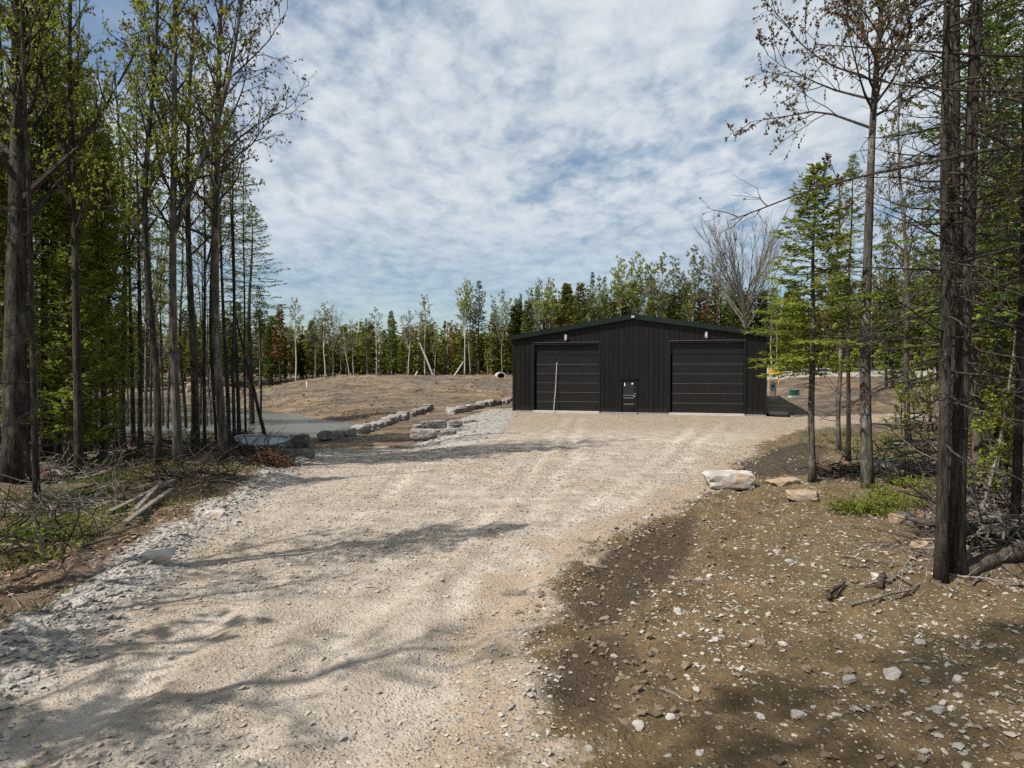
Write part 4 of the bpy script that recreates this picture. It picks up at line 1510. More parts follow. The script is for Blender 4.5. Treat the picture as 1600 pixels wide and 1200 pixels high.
def vase_tree():
    """the big bare tree with a broom of rising limbs"""
    r = np.random.default_rng(77)
    tr, br = MB(), MB()
    T = curve((0, 0, -0.2), (0, 0, 1), 8.0, 8, r, 0.03, 0.03)
    tr.tube(T, np.linspace(0.26, 0.17, 9), 8)
    for k in range(26):
        p, d = along(T, r.uniform(0.55, 0.99))
        az = k * 2.4
        P = curve(p, (math.cos(az) * 0.72, math.sin(az) * 0.72, 1.0), r.uniform(7, 11.5), 9, r, 0.06, 0.05)
        br.tube(P, np.linspace(0.085, 0.016, 10), 5, False)
        for j in range(15):
            p2, d2 = along(P, r.uniform(0.18, 0.97))
            P2 = curve(p2, d2 + perp(d2, r) * 0.45, r.uniform(1.2, 3.0), 5, r, 0.08, 0.05)
            br.tube(P2, np.linspace(0.026, 0.011, 6), 3, False)
            for i in range(4):
                p3, d3 = along(P2, r.uniform(0.2, 0.97))
                br.tube(curve(p3, d3 + perp(d3, r) * 0.5, r.uniform(0.5, 1.3), 3, r, 0.1, 0.04), [0.012, 0.010, 0.008, 0.006], 3, False)
    return tr, br, MB()


PR['vase'] = Proto('bare_tree', vase_tree(), 'bark_brown', 'twig_grey', 'needle', 18.5)

# ------------------------------------------------------------------ trees of the near left wood
def at(px, d):
    return (px - 800) / F * d, d


def treeh(px, d, top):
    """height that brings the crown to the given picture row"""
    x, y = at(px, d)
    return CAM_Z - (top - 577) / F * d - gz(x, y)


def pl_px(pr, px, base, h, **k):
    x, y, z = GP(px, base)
    return plant(PR[pr], x, y, h, **k)


pl_px('maple8', 25, 752, 19, rz=1.0, name='maple_tree', label='massive dark furrowed maple trunk at the edge of the wood, thickest of all', width=0.8)
pl_px('pole', 58, 788, 12, rz=0.4, label='thin grey stem standing just in front of the massive dark trunk', width=0.85, tilt=(0, -0.01), mats=('bark_dark', 'twig', None))
pl_px('maple3', 246, 733, 15.5, rz=2.2, label='dark straight trunk left of the forked grey maple', mats=('bark_dark', 'twig', 'leaf_green'), width=0.6)
pl_px('maple1', 279, 730, 17, rz=4.0, label='grey maple with a crooked fork beside the grassy verge', width=0.68, mats=('bark_grey', 'twig', 'leaf_green'))
pl_px('maple2', 305, 700, 16, rz=0.2, label='dark maple behind the forked grey maple', mats=('bark_dark', 'twig', 'leaf_green'), width=0.85)
pl_px('maple6', 350, 718, 17.5, rz=3.3, label='tall grey maple with reddish buds nearest the drive, before the dinghy', width=0.85)
pl_px('dead2', 366, 698, 14, label='slim dark spruce stem just right of the tall budding maple', rz=1.0, width=0.8)
pl_px('fir3', 374, 694, 13.5, label='slim dark fir stem behind the dinghy', rz=2.0, width=0.8)
pl_px('fir2', 394, 686, 15, label='feathery fir standing by the pond, last trunk before the leaning pole', rz=2.6, width=1.35)
pl_px('pole', 325, 690, 11, label='left stem of a thin pair before the pond', rz=0.5, width=1.1, tilt=(0, -0.04))
pl_px('pole', 331, 688, 10, label='right stem of a thin pair before the pond', rz=2.5, width=1.1, tilt=(0, 0.06))
pl_px('hem1', 120, 712, 13, label='hemlock with a thick dark trunk behind the pale snag', mats=('bark_dark', None, None), rz=1.2, width=0.85)
pl_px('fir2', 138, 705, 14, label='dark fir close behind the thick hemlock', rz=0.2)
pl_px('maple2', 192, 700, 15, label='slender maple between the pale snag and the pond', mats=('bark_dark', 'twig', 'leaf_green'), rz=3.2, width=0.85)
pl_px('fir3', 208, 696, 13, label='thin fir whose stem crosses the pale pond water', rz=4.2, width=0.9)
pl_px('maple1', 228, 692, 15, label='thin twin-stemmed maple behind the dark straight trunk', mats=('bark_grey', 'twig', 'leaf_bud'), rz=5.2, width=0.7)
pl_px('hem1', 75, 716, 11.5, label='leafy hemlock filling the gap right of the massive dark trunk', rz=2.0)
pl_px('hem1', -30, 735, 12, label='leafy hemlock partly hidden by the massive dark trunk', rz=4.4)
for i, (px, base, h, k, w, m) in enumerate(((68, 722, 13, 'hem2', 0.85, None), (92, 712, 14, 'maple2', 0.7, 'leaf_green'), (107, 705, 13, 'fir3', 0.9, 'needle'), (152, 700, 13, 'hem2', 0.85, None),
                                            (168, 697, 14, 'maple1', 0.65, 'leaf_green'), (181, 701, 12, 'fir3', 0.8, 'needle_light'), (219, 700, 13.5, 'hem2', 0.8, None), (236, 694, 15, 'maple2', 0.6, 'leaf_bud'),
                                            (262, 696, 13, 'fir3', 0.9, 'needle_light'), (291, 694, 15, 'maple3', 0.65, 'leaf_green'), (313, 690, 13, 'fir3', 0.9, None), (340, 694, 15, 'maple4', 0.65, 'leaf_bud'),
                                            (358, 700, 14, 'fir3', 0.75, None), (408, 684, 10, 'fir2', 0.9, None), (40, 708, 14, 'hem2', 0.9, None), (12, 715, 14, 'maple2', 0.8, 'leaf_green'),
                                            (200, 692, 13, 'dead2', 0.6, None), (255, 690, 14, 'maple2', 0.5, 'leaf_green'), (272, 693, 12, 'dead2', 0.6, None), (320, 696, 14, 'maple2', 0.5, 'leaf_bud'), (384, 690, 13, 'dead2', 0.6, None), (130, 716, 14, 'maple2', 0.6, 'leaf_green'))):
    pl_px(k, px, base, h, label='thin stem in the picket of trunks before the pond, %s from the left' % nth(sorted((68, 92, 107, 152, 168, 181, 219, 236, 262, 291, 313, 340, 358, 408, 40, 12, 200, 255, 272, 320, 384, 130)).index(px) + 1),
          group='thin stems before the pond', width=w, mats=('bark_dark', None, m))
# leaning pole by the pond
xl, yl, zl = GP(418, 695)
mb = MB()
topx, topy = at(365, yl + 1.0)
ztop = CAM_Z - (478 - 577) / F * (yl + 1.0)
rr = np.random.default_rng(5)
pts = np.linspace((xl, yl, zl - 0.1), (topx, topy, ztop), 9) + rr.normal(size=(9, 3)) * 0.012
root = empty('leaning_tree', (xl, yl, zl))
tag(root, 'bare dark trunk leaning steeply over the near pond bank', 'tree')
mb.tube(pts - np.array([xl, yl, zl]), np.linspace(0.085, 0.035, 9), 8)
mb.obj('trunk', M['bark_dark'], root, True)
mb = MB()
for k in range(14):
    p, d = along(pts - np.array([xl, yl, zl]), rr.uniform(0.35, 0.98))
    mb.tube(curve(p, d * 0.3 + perp(d, rr), rr.uniform(0.2, 0.7), 3, rr, 0.2), [0.01, 0.007, 0.005, 0.003], 3, False)
mb.obj('branches', M['twig'], root)
# pale dead snag
xs_, ys_, zs_ = GP(153, 718)
root = empty('dead_snag', (xs_, ys_, zs_))
tag(root, 'pale barkless snag leaning among the dark trunks', 'dead tree')
mb = MB()
S = curve((0, 0, -0.1), (0.3, 0.1, 1), 2.1, 7, rr, 0.05)
mb.tube(S, np.linspace(0.13, 0.06, 8), 8)
mb.obj('trunk', M['deadwood'], root, True)
mb = MB()
for k in range(12):
    p, d = along(S, rr.uniform(0.4, 1))
    P = curve(p, d * 0.2 + perp(d, rr), rr.uniform(0.3, 1.0), 4, rr, 0.25, -0.12)
    mb.tube(P, np.linspace(0.018, 0.005, 5), 4, False)
mb.obj('branches', M['deadwood'], root)

# the rest of the left wood: rows behind, thinning towards the pond
spots = []
tries = 0
while len(spots) < 29 and tries < 6000:
    tries += 1
    d = random.uniform(19, 58) if random.random() < 0.7 else random.uniform(14, 30)
    px = random.uniform(-80, 415)
    x, y = at(px, d)
    if sdf(POND, np.array([x]), np.array([y]))[0] < 0.8 or sdf(DRIVE, np.array([x]), np.array([y]))[0] < 3.2:
        continue
    if x > -9.8 and y > 22:
        continue
    if px > 165 and d < 34:
        continue
    if px < 200 and d < 17:
        continue
    if min([9] + [math.hypot(x - a, y - b) for a, b, _ in spots]) < 1.0:
        continue
    spots.append((x, y, px))
spots.sort(key=lambda s: s[2])
cnt = {}
KL = [('maple2', 'leafy green maple', ('bark_dark', 'twig', 'leaf_green'), 13, 16), ('hem1', 'bushy hemlock', (None, None, None), 9, 13), ('fir2', 'dark-stemmed fir', (None, None, 'needle_light'), 11, 15),
      ('maple3', 'dark budding maple', (None, None, None), 13, 16), ('fir3', 'high-crowned fir', (None, None, 'needle_light'), 12, 15), ('hem2', 'bushy hemlock', (None, None, 'needle_light'), 9, 13),
      ('maple1', 'grey budding maple', (None, None, None), 13, 16), ('dead2', 'bare dead spruce', (None, None, None), 9, 13), ('ced1', 'dense cedar', (None, None, 'needle_light'), 6, 10)]
for i, (x, y, px) in enumerate(spots):
    kind = KL[(i * 5 + (i // 9)) % 9]
    cnt[kind[1]] = cnt.get(kind[1], 0) + 1
    plant(PR[kind[0]], x, y, random.uniform(kind[3], kind[4]), name=PR[kind[0]].name, mats=kind[2], width=random.uniform(0.62, 0.85),
          label='%s deep in the left wood, %s such from the left' % (kind[1], nth(cnt[kind[1]])), group='trees deep in the left wood')

# understorey in the left wood
for i, (px, base, h) in enumerate(((90, 720, 3.0), (30, 700, 3.6), (115, 690, 4.0), (60, 690, 5))):
    pl_px('bush', px, base, h, label='leafy young maple under the tall trees, %s from the left' % nth(sorted((90, 30, 115, 60)).index(px) + 1), cat='sapling', group='young maples under the left wood')

# trees beside the drive behind the camera's left shoulder, whose shade falls across the gravel
for i, (x, y, h, k) in enumerate(((-9.6, 6.4, 14, 'maple7'), (-8.2, 2.6, 12, 'maple7'), (-6.7, 8.4, 10.5, 'fir3'), (-13, 12.5, 13, 'hem2'), (-6.0, 0.0, 19, 'fir3'), (-7.4, 4.6, 7, 'sapling'), (-7.4, 1.6, 8.5, 'maple7'), (-6.6, 3.2, 6.5, 'hem1'), (-7.6, 5.9, 8, 'maple7'))):
    plant(PR[k], x, y, h, width=0.6 if y < 0.5 else 1.0, label='roadside tree left of the drive, %s of those nearest the viewer' % nth(i + 1), group='trees beside the near drive')

# ------------------------------------------------------------------ right-hand trees
pl_px('fir1', 1270, 755, 7.75, rz=0.6, label='young bright green fir standing alone beside the garage corner, feathery and bare-stemmed', mats=('bark_grey', None, 'needle_light'), width=1.22)
pl_px('fir2', 1325, 720, 9.2, rz=1.6, label='dark-trunked fir between the young fir and the grey maple', mats=('bark_dark', None, 'needle_light'), width=0.85)
pl_px('maple5', 1357, 764, 14.5, rz=2.4, label='tall grey maple with small reddish leaves right of the young fir', width=0.85, tilt=(0, -0.03))
pl_px('sapling', 1312, 705, 9.5, rz=0.4, label='slim maple sapling with coppery leaves behind the young fir', mats=(None, None, 'leaf_red'), width=1.0)
pl_px('dead1', 1492, 905, 14.5, rz=0.2, label='large dark trunk with many bare dead branches at the near right', tilt=(0, 0.035), width=0.76)
pl_px('dead2', 1470, 908, 12, rz=1.9, label='thinner mossy trunk pressed against the large dark trunk', tilt=(0, 0.01), width=1.0)
pl_px('dead1', 1486, 868, 15, rz=3.3, label='dead spruce trunk rising right behind the large dark trunk', tilt=(0, 0.012), width=0.75)
pl_px('maple3', 1720, 860, 13, rz=0.5, label='budding maple reaching in over the log heap', mats=('bark_grey', 'twig', 'leaf_bud'), width=1.0)
pl_px('hem1', 1600, 800, 8.5, rz=1.5, label='dark dense hemlock at the right margin behind the logs', mats=(None, None, 'needle'), width=1.0)
pl_px('hem2', 1585, 840, 9.5, rz=0.7, label='hemlock rising just behind the log heap', mats=(None, None, 'needle'), width=0.9)
pl_px('ced1', 1610, 760, 8.5, rz=1.7, label='cedar at the right margin beyond the log heap')
pl_px('hem1', 1570, 740, 9, rz=2.5, label='dark hemlock behind the thin leaning birch stem', mats=(None, None, 'needle'), width=0.9)
pl_px('ced1', 1545, 700, 8, rz=0.5, label='dense cedar behind the large dark trunk')
pl_px('fir2', 1635, 745, 12, rz=5.5, label='tall fir at the right margin above the hemlocks', mats=(None, None, 'needle'))
pl_px('fir2', 1555, 672, 13, rz=3.5, label='tall dark fir deep in the right wood behind the cedar')
pl_px('maple3', 1420, 690, 14, rz=3.1, label='slim budding maple behind the tangle of dead twigs', mats=('bark_grey', 'twig', 'leaf_bud'), width=0.8)
# thin leaning birch stem
xl, yl, zl = GP(1518, 838)
root = empty('leaning_sapling', (xl, yl, zl))
tag(root, 'thin pale stem leaning right, rising from the log heap', 'sapling')
S = curve((0, 0, -0.1), (0.33, 0.1, 1), 3.6, 9, rr, 0.04)
mb = MB()
mb.tube(S, np.linspace(0.035, 0.012, 10), 7)
mb.obj('trunk', M['deadwood'], root, True)
mb = MB()
for k in range(16):
    p, d = along(S, rr.uniform(0.3, 1))
    mb.tube(curve(p, d * 0.5 + perp(d, rr), rr.uniform(0.3, 1.0), 4, rr, 0.15), np.linspace(0.008, 0.003, 5), 3, False)
mb.obj('branches', M['twig_grey'], root)

# long bare boughs of a tree standing just outside on the right
xr, yr = 7.9, 8.6
zr = gz(xr, yr)
root = empty('overhanging_tree', (xr, yr, zr))
tag(root, 'tree at the right margin sending long bare boughs across the sky', 'tree')
mb = MB()
T = curve((0, 0, -0.1), (0.02, 0, 1), 11, 9, rr, 0.02)
mb.tube(T, np.linspace(0.16, 0.05, 10), 9)
mb.obj('trunk', M['bark_dark'], root, True)
mb, lf = MB(), MB()
LC = []
for (zz, dx, dy, L_, sag) in ((5.5, -1, 0.1, 5.2, -0.022), (6.0, -1, -0.12, 4.0, 0.0), (6.6, -1, 0.3, 4.0, 0.03), (5.0, -1, -0.05, 3.4, 0.02), (4.4, -1, 0.2, 2.8, -0.01), (7.2, -1, 0.1, 3.6, 0.05), (3.7, -1, 0.35, 2.4, 0.02)):
    P = curve((0, 0, zz), (dx, dy, 0.06 if sag < 0 else 0.03), L_, 12, rr, 0.045, sag)
    mb.tube(P, np.linspace(0.036, 0.006, 13), 6, False)
    for j in range(18):
        p2, d2 = along(P, rr.uniform(0.2, 0.99))
        Q = curve(p2, d2 * 0.7 + perp(d2, rr) * 0.8, rr.uniform(0.3, 1.1), 5, rr, 0.15)
        mb.tube(Q, np.linspace(0.009, 0.003, 6), 3, False)
        for i in range(4):
            p3, d3 = along(Q, rr.uniform(0.2, 0.98))
            Q3 = curve(p3, d3 * 0.6 + perp(d3, rr) * 0.8, rr.uniform(0.1, 0.4), 3, rr, 0.2)
            mb.tube(Q3, [0.004, 0.003, 0.003, 0.002], 3, False)
            if rr.random() < 0.35:
                LC += [Q3[-1]] * 2
mb.obj('branches', M['twig'], root)
LC = np.array(LC)
lf.blades(LC, rr.normal(size=LC.shape), rr.normal(size=LC.shape), 0.05, 0.035)
lf.obj('foliage', M['leaf_red'], root)

spots = []
tries = 0
while len(spots) < 46 and tries < 6000:
    tries += 1
    d = random.uniform(14, 62)
    px = random.uniform(1410, 1850)
    x, y = at(px, d)
    if px < 1500 and d < 42:
        continue
    if d > 40 and px < 1440:
        continue
    if min([9] + [math.hypot(x - a, y - b) for a, b, _ in spots]) < 1.1:
        continue
    spots.append((x, y, px))
spots.sort(key=lambda s: s[2])
cnt = {}
KR = [('hem1', 'bushy hemlock', (None, None, 'needle'), 8, 12), ('ced1', 'dense cedar', (None, None, None), 6, 10), ('fir2', 'dark-stemmed fir', (None, None, None), 9, 14),
      ('maple3', 'budding maple', (None, None, None), 11, 15), ('fir1', 'full-skirted fir', ('bark_dark', None, 'needle'), 8, 12), ('dead2', 'bare dead spruce', (None, None, None), 8, 12)]
for i, (x, y, px) in enumerate(spots):
    kind = KR[(i * 5 + i // 6) % 6]
    cnt[kind[1]] = cnt.get(kind[1], 0) + 1
    plant(PR[kind[0]], x, y, random.uniform(kind[3], kind[4]), mats=kind[2], width=random.uniform(0.8, 1.05),
          label='%s deep in the right wood, %s such from the left' % (kind[1], nth(cnt[kind[1]])), group='trees deep in the right wood')
for i, (px, base, h) in enumerate(((1410, 700, 2.4), (1450, 720, 2.6), (1540, 800, 2.4), (1575, 830, 2.2), (1430, 672, 3.4), (1595, 790, 2.8), (1525, 770, 2.6))):
    pl_px('bush', px, base, h, label='leafy young shrub under the right-hand trees, %s from the garage' % nth([1410, 1430, 1450, 1525, 1540, 1575, 1595].index(px) + 1), cat='shrub', group='young shrubs under the right wood', mats=(None, None, 'leaf_green'))

# ------------------------------------------------------------------ the far tree line
FAR = []


def far(kind, px, top, d, mats=(None, None, None), width=1.0, tilt=(0, 0), desc=None):
    FAR.append((kind, px, top, d, mats, width, tilt, desc))


rust = (None, None, 'needle_rust')
for a in [('fspr2', 438, 474, 96, rust, 1.25, (0, 0), 'rust-red dying spruce with a green tip'), ('fbirch1', 462, 470, 95), ('fbare', 491, 486, 97), ('fbirch2', 508, 474, 94), ('fbare', 519, 472, 98),
          ('fbirch2', 546, 512, 93, (None, None, None), 0.9, (0, -0.14)), ('fbirch1', 553, 502, 94, (None, None, None), 0.9, (0, 0.08)), ('fspr1', 572, 496, 100, (None, None, None), 0.7), ('fspr1', 578, 500, 98, (None, None, None), 0.7), ('fbirch1', 588, 484, 95),
          ('fced2', 612, 486, 95, ('bark_pop', None, 'needle'), 0.8), ('fbirch2', 638, 486, 94), ('fspr1', 659, 486, 97, (None, None, None), 0.7), ('fbirch1', 664, 465, 95, (None, None, None), 1.0), ('fbirch2', 679, 520, 93, (None, None, None), 0.8),
          ('fspr1', 695, 500, 98, (None, None, None), 0.6), ('fspr2', 706, 508, 99, rust, 0.9), ('fpop2', 726, 440, 95, ('bark_birch', None, None), 0.8), ('fpop1', 735, 443, 96, (None, None, 'leaf_green'), 0.8), ('fspr3', 748, 439, 97, (None, None, None), 0.95, (0, 0), 'tallest dark spruce of the far tree line'),
          ('fced2', 770, 490, 96), ('fpop1', 785, 456, 95, (None, None, None), 0.8), ('fced1', 803, 478, 96), ('fced1', 812, 480, 98, (None, None, 'needle_rust'), 0.9), ('fspr1', 814, 458, 100, (None, None, None), 0.6),
          ('fbare', 826, 478, 98, (None, None, None), 0.8), ('fpop2', 840, 440, 95, (None, None, 'leaf_pale'), 0.85), ('fpop1', 856, 440, 96, (None, None, 'leaf_green'), 0.85), ('fspr1', 882, 450, 94, (None, None, None), 0.8), ('fced1', 895, 462, 90), ('fced1', 907, 444, 88),
          ('fspr1', 925, 424, 90, (None, None, 'needle'), 0.7), ('fpop1', 935, 436, 92), ('fspr1', 944, 431, 90, (None, None, 'needle'), 0.7), ('fced1', 956, 470, 86), ('fpop2', 968, 408, 90, (None, None, None), 1.0), ('fpop1', 985, 410, 92, (None, None, 'leaf_green'), 0.9),
          ('fpop2', 1001, 400, 90, (None, None, None), 1.0), ('fpop1', 1032, 402, 88, (None, None, None), 0.95), ('fspr1', 1070, 448, 86, (None, None, 'needle'), 0.85), ('fpop1', 1082, 390, 88, (None, None, None), 1.0), ('fspr2', 1103, 454, 84, rust, 1.2), ('fpop2', 1122, 398, 88, (None, None, 'leaf_pale'), 0.95),
          ('fspr1', 1144, 436, 86, (None, None, None), 0.7), ('fspr1', 1162, 458, 84, (None, None, 'needle'), 0.9), ('fspr2', 1050, 462, 88), ('fced2', 1015, 470, 86), ('fspr1', 1195, 460, 82),
          ('fspr2', 1385, 348, 62, (None, None, 'needle'), 0.8), ('fced1', 1395, 430, 62, (None, None, 'needle')), ('fspr2', 1345, 430, 74, (None, None, 'needle')), ('fced1', 1235, 455, 80), ('fced1', 1250, 470, 78), ('fced2', 1300, 450, 80, (None, None, 'needle')), ('fspr2', 1440, 400, 70, (None, None, 'needle')),
          ('fced1', 1425, 440, 66), ('fspr1', 1465, 420, 68, (None, None, 'needle')), ('fpop1', 1410, 380, 84), ('fpop2', 1455, 370, 84), ('fbirch1', 1360, 420, 84), ('fbirch2', 1205, 480, 80)]:
    far(*a)
xv, yv = at(1168, 80)
plant(PR['vase'], xv, yv, treeh(1170, 80, 312), rz=0.8, label='huge leafless tree with a broom of rising limbs behind the garage', width=0.95)
# fill-in along the line
rf = random.Random(3)
for i in range(170):
    px = -40 + i * 9.8 + rf.uniform(-6, 6)
    if 800 < px < 1195:
        top = rf.uniform(440, 480)
    elif px < 440:
        top = rf.uniform(470, 520)
    elif px > 1195:
        top = rf.uniform(425, 490)
    else:
        top = rf.uniform(500, 540)
    d = rf.uniform(97, 112) if px < 800 else (rf.uniform(90, 104) if px < 1195 else rf.uniform(80, 97))
    kind = rf.choice(['fced1', 'fced2', 'fspr1', 'fspr2', 'fced1', 'fced2', 'fced1', 'fpop2', 'fced2', 'fbare'])
    far(kind, px, top, d, (None, None, rf.choice([None, None, 'needle'])) if kind[:3] in ('fce', 'fsp') else (None, None, None), rf.uniform(0.85, 1.25))
FAR.sort(key=lambda a: a[1])
KN = {'fspr1': 'narrow dark spruce', 'fspr2': 'thin green spruce', 'fspr3': 'broad dark spruce', 'fced1': 'dense yellow-green cedar', 'fced2': 'bushy olive cedar', 'fbirch1': 'white-trunked birch', 'fbirch2': 'forked white birch',
      'fpop1': 'pale-leaved poplar', 'fpop2': 'green-leaved poplar', 'fbare': 'leafless grey tree'}
cnt = {}
for kind, px, top, d, mats, width, tilt, desc in FAR:
    x, y = at(px, d)
    zone = 'behind the pond' if px < 440 else 'beyond the left field' if px < 800 else 'above the garage roof' if px < 1195 else 'right of the garage'
    nm = desc
    if nm is None:
        key = KN[kind] + zone
        if mats[2] == 'needle_rust':
            key = 'rust-tinged ' + ('cedar' if 'ced' in kind else 'spruce') + zone
        cnt[key] = cnt.get(key, 0) + 1
        nm = '%s %s, %s such from the left' % (key[:-len(zone)], zone, nth(cnt[key]))
    plant(PR[kind], x, y, max(3, treeh(px, d, top)), label=nm, group='trees of the far tree line', mats=mats, width=width, tilt=tilt)
# young shrubs at the foot of the right-hand line
for i, px in enumerate((1222, 1240, 1258, 1290, 1305, 1335, 1375, 1400, 1425, 1450)):
    x, y = at(px, 72 + (i * 37 % 9))
    plant(PR['fshrub'], x, y, 2.2 + (i * 13 % 10) * 0.12, label='low green shrub at the edge of the right clearing, %s from the garage' % nth(i + 1), cat='shrub', group='shrubs edging the right clearing', width=1.4)


# the deeper forest behind, one mass
def far_forest():
    mb = MB()
    lf = MB()
    r = np.random.default_rng(9)
    C, D, N2, LN, WD = [], [], [], [], []
    for i in range(900):
        px = r.uniform(-420, 2020)
        d = r.uniform(101, 140) if px < 850 else r.uniform(97, 135)
        x, y = at(px, d)
        z = 1.9 if px < 850 else 2.9
        h = r.uniform(4.5, 8.6) if 430 < px < 800 else (r.uniform(5, 11) if px < 850 else r.uniform(6, 12))
        rad = r.uniform(0.9, 1.9)
        mb.tube([(x, y, z - 0.5), (x + r.normal() * 0.2, y, z + h * 0.95)], [0.12, 0.03], 4, False)
        m = 170
        t = r.random(m) ** 1.1
        az = r.random(m) * 6.28
        rr_ = rad * (1 - t) ** 0.75 * r.uniform(0.3, 1.05, m) + 0.08
        C.append(np.stack([x + np.cos(az) * rr_, y + np.sin(az) * rr_, z + 0.3 + t * (h - 0.3)], 1))
        D.append(np.stack([np.cos(az), np.sin(az), r.normal(size=m) * 0.4 - 0.2], 1))
        N2.append(r.normal(size=(m, 3)) * 0.5 + np.array([0, 0, 1.0]))
        LN.append(r.uniform(0.4, 0.95, m))
        WD.append(r.uniform(0.22, 0.45, m))
    lf.blades(np.vstack(C), np.vstack(D), np.vstack(N2), np.concatenate(LN), np.concatenate(WD), 0.15)
    o = empty('far_forest', (0, 120, 1.5))
    tag(o, 'deep mixed forest reading as one mass behind the far tree line', 'forest', None, 'stuff')
    a = mb.obj('trunks', M['bark_pop'], o)
    b = lf.obj('foliage', M['cedar'], o)
    for c in (a, b):
        c['kind'] = 'stuff'
        c.location = (0, -120, -1.5)


far_forest()

# ------------------------------------------------------------------ small things in the distance
# electricity meter on its stand
x, y, z = GP(1208, 627)
root = empty('meter_stand', (x, y, z), BANG)
tag(root, 'grey electricity meter box on a stand of conduits beside the garage', 'meter')
mb = MB()
mb.box((-0.24, -0.1, 0.85), (0.24, 0.1, 1.5))
mb.add([(-0.2, -0.09, 1.5), (0.2, -0.09, 1.5), (0.2, 0.09, 1.5), (-0.2, 0.09, 1.5), (-0.1, -0.08, 1.66), (0.1, -0.08, 1.66), (0.1, 0.08, 1.66), (-0.1, 0.08, 1.66)], [(4, 5, 6, 7), (0, 1, 5, 4), (1, 2, 6, 5), (2, 3, 7, 6), (3, 0, 4, 7)])
mb.obj('meter_box', M['grey_metal'], root)
mb = MB()
mb.tube([(0, -0.1, 1.3), (0, -0.19, 1.3)], 0.1, 14)
mb.obj('meter_dial', M['black_plastic'], root)
for k, (xx, mm) in enumerate(((-0.18, 'grey_metal'), (-0.05, 'white'), (0.08, 'grey_metal'), (0.2, 'white'))):
    mb = MB()
    mb.tube([(xx, 0, 0.85), (xx, 0, 0.4), (xx + 0.02, 0, -0.15)], 0.028, 8)
    mb.obj('conduit', M[mm], root)
mb = MB()
mb.tube([(0.13, -0.06, 0.84), (0.16, -0.08, 0.4), (0.22, -0.12, 0.05), (0.34, -0.16, 0.03)], 0.022, 6)
mb.obj('red_cable', M['red'], root)
# green utility pedestal
x, y, z = GP(1241, 620)
root = empty('utility_box', (x, y, z), 0.12)
tag(root, 'low dark green utility cabinet on a pale pad right of the garage', 'utility box')
mb = MB()
mb.box((-0.44, -0.3, -0.1), (0.44, 0.3, 0.06))
mb.obj('concrete_pad', M['concrete'], root)
mb = MB()
mb.box((-0.36, -0.24, 0.06), (0.36, 0.24, 0.52))
mb.add([(-0.38, -0.26, 0.52), (0.38, -0.26, 0.52), (0.38, 0.26, 0.56), (-0.38, 0.26, 0.56), (-0.38, -0.26, 0.55), (0.38, -0.26, 0.55), (0.38, 0.26, 0.6), (-0.38, 0.26, 0.6)], [(4, 5, 6, 7), (0, 1, 5, 4), (1, 2, 6, 5), (2, 3, 7, 6), (3, 0, 4, 7), (0, 3, 2, 1)])
mb.obj('cabinet', M['green_box'], root)
mb = MB()
mb.box((-0.01, -0.255, 0.1), (0.01, -0.243, 0.5))
mb.box((0.04, -0.262, 0.28), (0.07, -0.243, 0.36))
mb.obj('latch', M['black_plastic'], root)
# yellow barrier
x, y, z = GP(1209, 604)
root = empty('barrier', (x, y, z), 0.05)
tag(root, 'small yellow barrier frame behind the meter stand', 'barrier')
for xx in (-0.5, 0.5):
    mb = MB()
    mb.tube([(xx, 0, -0.2), (xx, 0, 1.7)], 0.03, 6)
    mb.obj('post', M['yellow'], root)
mb = MB()
mb.box((-0.56, -0.05, 1.25), (0.56, -0.032, 1.7))
mb.obj('board', M['yellow'], root)
mb = MB()
mb.box((-1.0, -0.05, 1.3), (-0.6, 0.05, 1.75))
mb.obj('lamp', M['white'], root)
# rope across the clearing
pa = np.array(GP(1216, 600))
pb = np.array(GP(1330, 598))
mb = MB()
P = [pa + (pb - pa) * t + np.array([0, 0, 0.62 - 0.5 * (0.25 - (t - 0.5) ** 2)]) for t in np.linspace(0, 1, 16)]
root = empty('rope_line', tuple(pa))
tag(root, 'orange rope strung between stakes across the right clearing', 'rope')
mb.tube(np.array(P) - pa, 0.022, 5)
mb.obj('rope', M['orange'], root)
for t in (0.0, 0.45, 1.0):
    q = pa + (pb - pa) * t
    mb = MB()
    zq = gz(q[0], q[1]) - pa[2]
    mb.tube([(q[0] - pa[0], q[1] - pa[1], zq - 0.1), (q[0] - pa[0], q[1] - pa[1], zq + 0.9)], 0.03, 6)
    mb.obj('stake', M['orange'], root)
# culvert end on the field crest
x, y, z = GP(782, 590)
root = empty('culvert', (x, y, z - 0.1), 0.2)
root.scale = (0.6, 0.6, 0.6)
tag(root, 'pale concrete culvert end lying on the field left of the garage', 'culvert')
mb = MB()
n = 14
an = np.linspace(0, 2 * math.pi, n, endpoint=False)
for (ra, rb, ya, yb) in ((0.75, 0.75, -0.9, 0.9), (0.55, 0.55, -0.9, 0.9), (0.55, 0.75, -0.9, -0.9)):
    v = [(ra * 1.25 * math.cos(t), ya, 0.4 + ra * math.sin(t)) for t in an] + [(rb * 1.25 * math.cos(t), yb, 0.4 + rb * math.sin(t)) for t in an]
    mb.add(v, [(i, (i + 1) % n, n + (i + 1) % n, n + i) for i in range(n)])
mb.obj('pipe_wall', M['concrete'], root)
mb = MB()
mb.add([(0.54 * 1.25 * math.cos(t), 0.5, 0.4 + 0.54 * math.sin(t)) for t in an] + [(0, 0.5, 0.4)], None, [(i, (i + 1) % n, n) for i in range(n)])
mb.obj('hole_shade', M['black_plastic'], root)  # black disc stands in for the shade inside the pipe
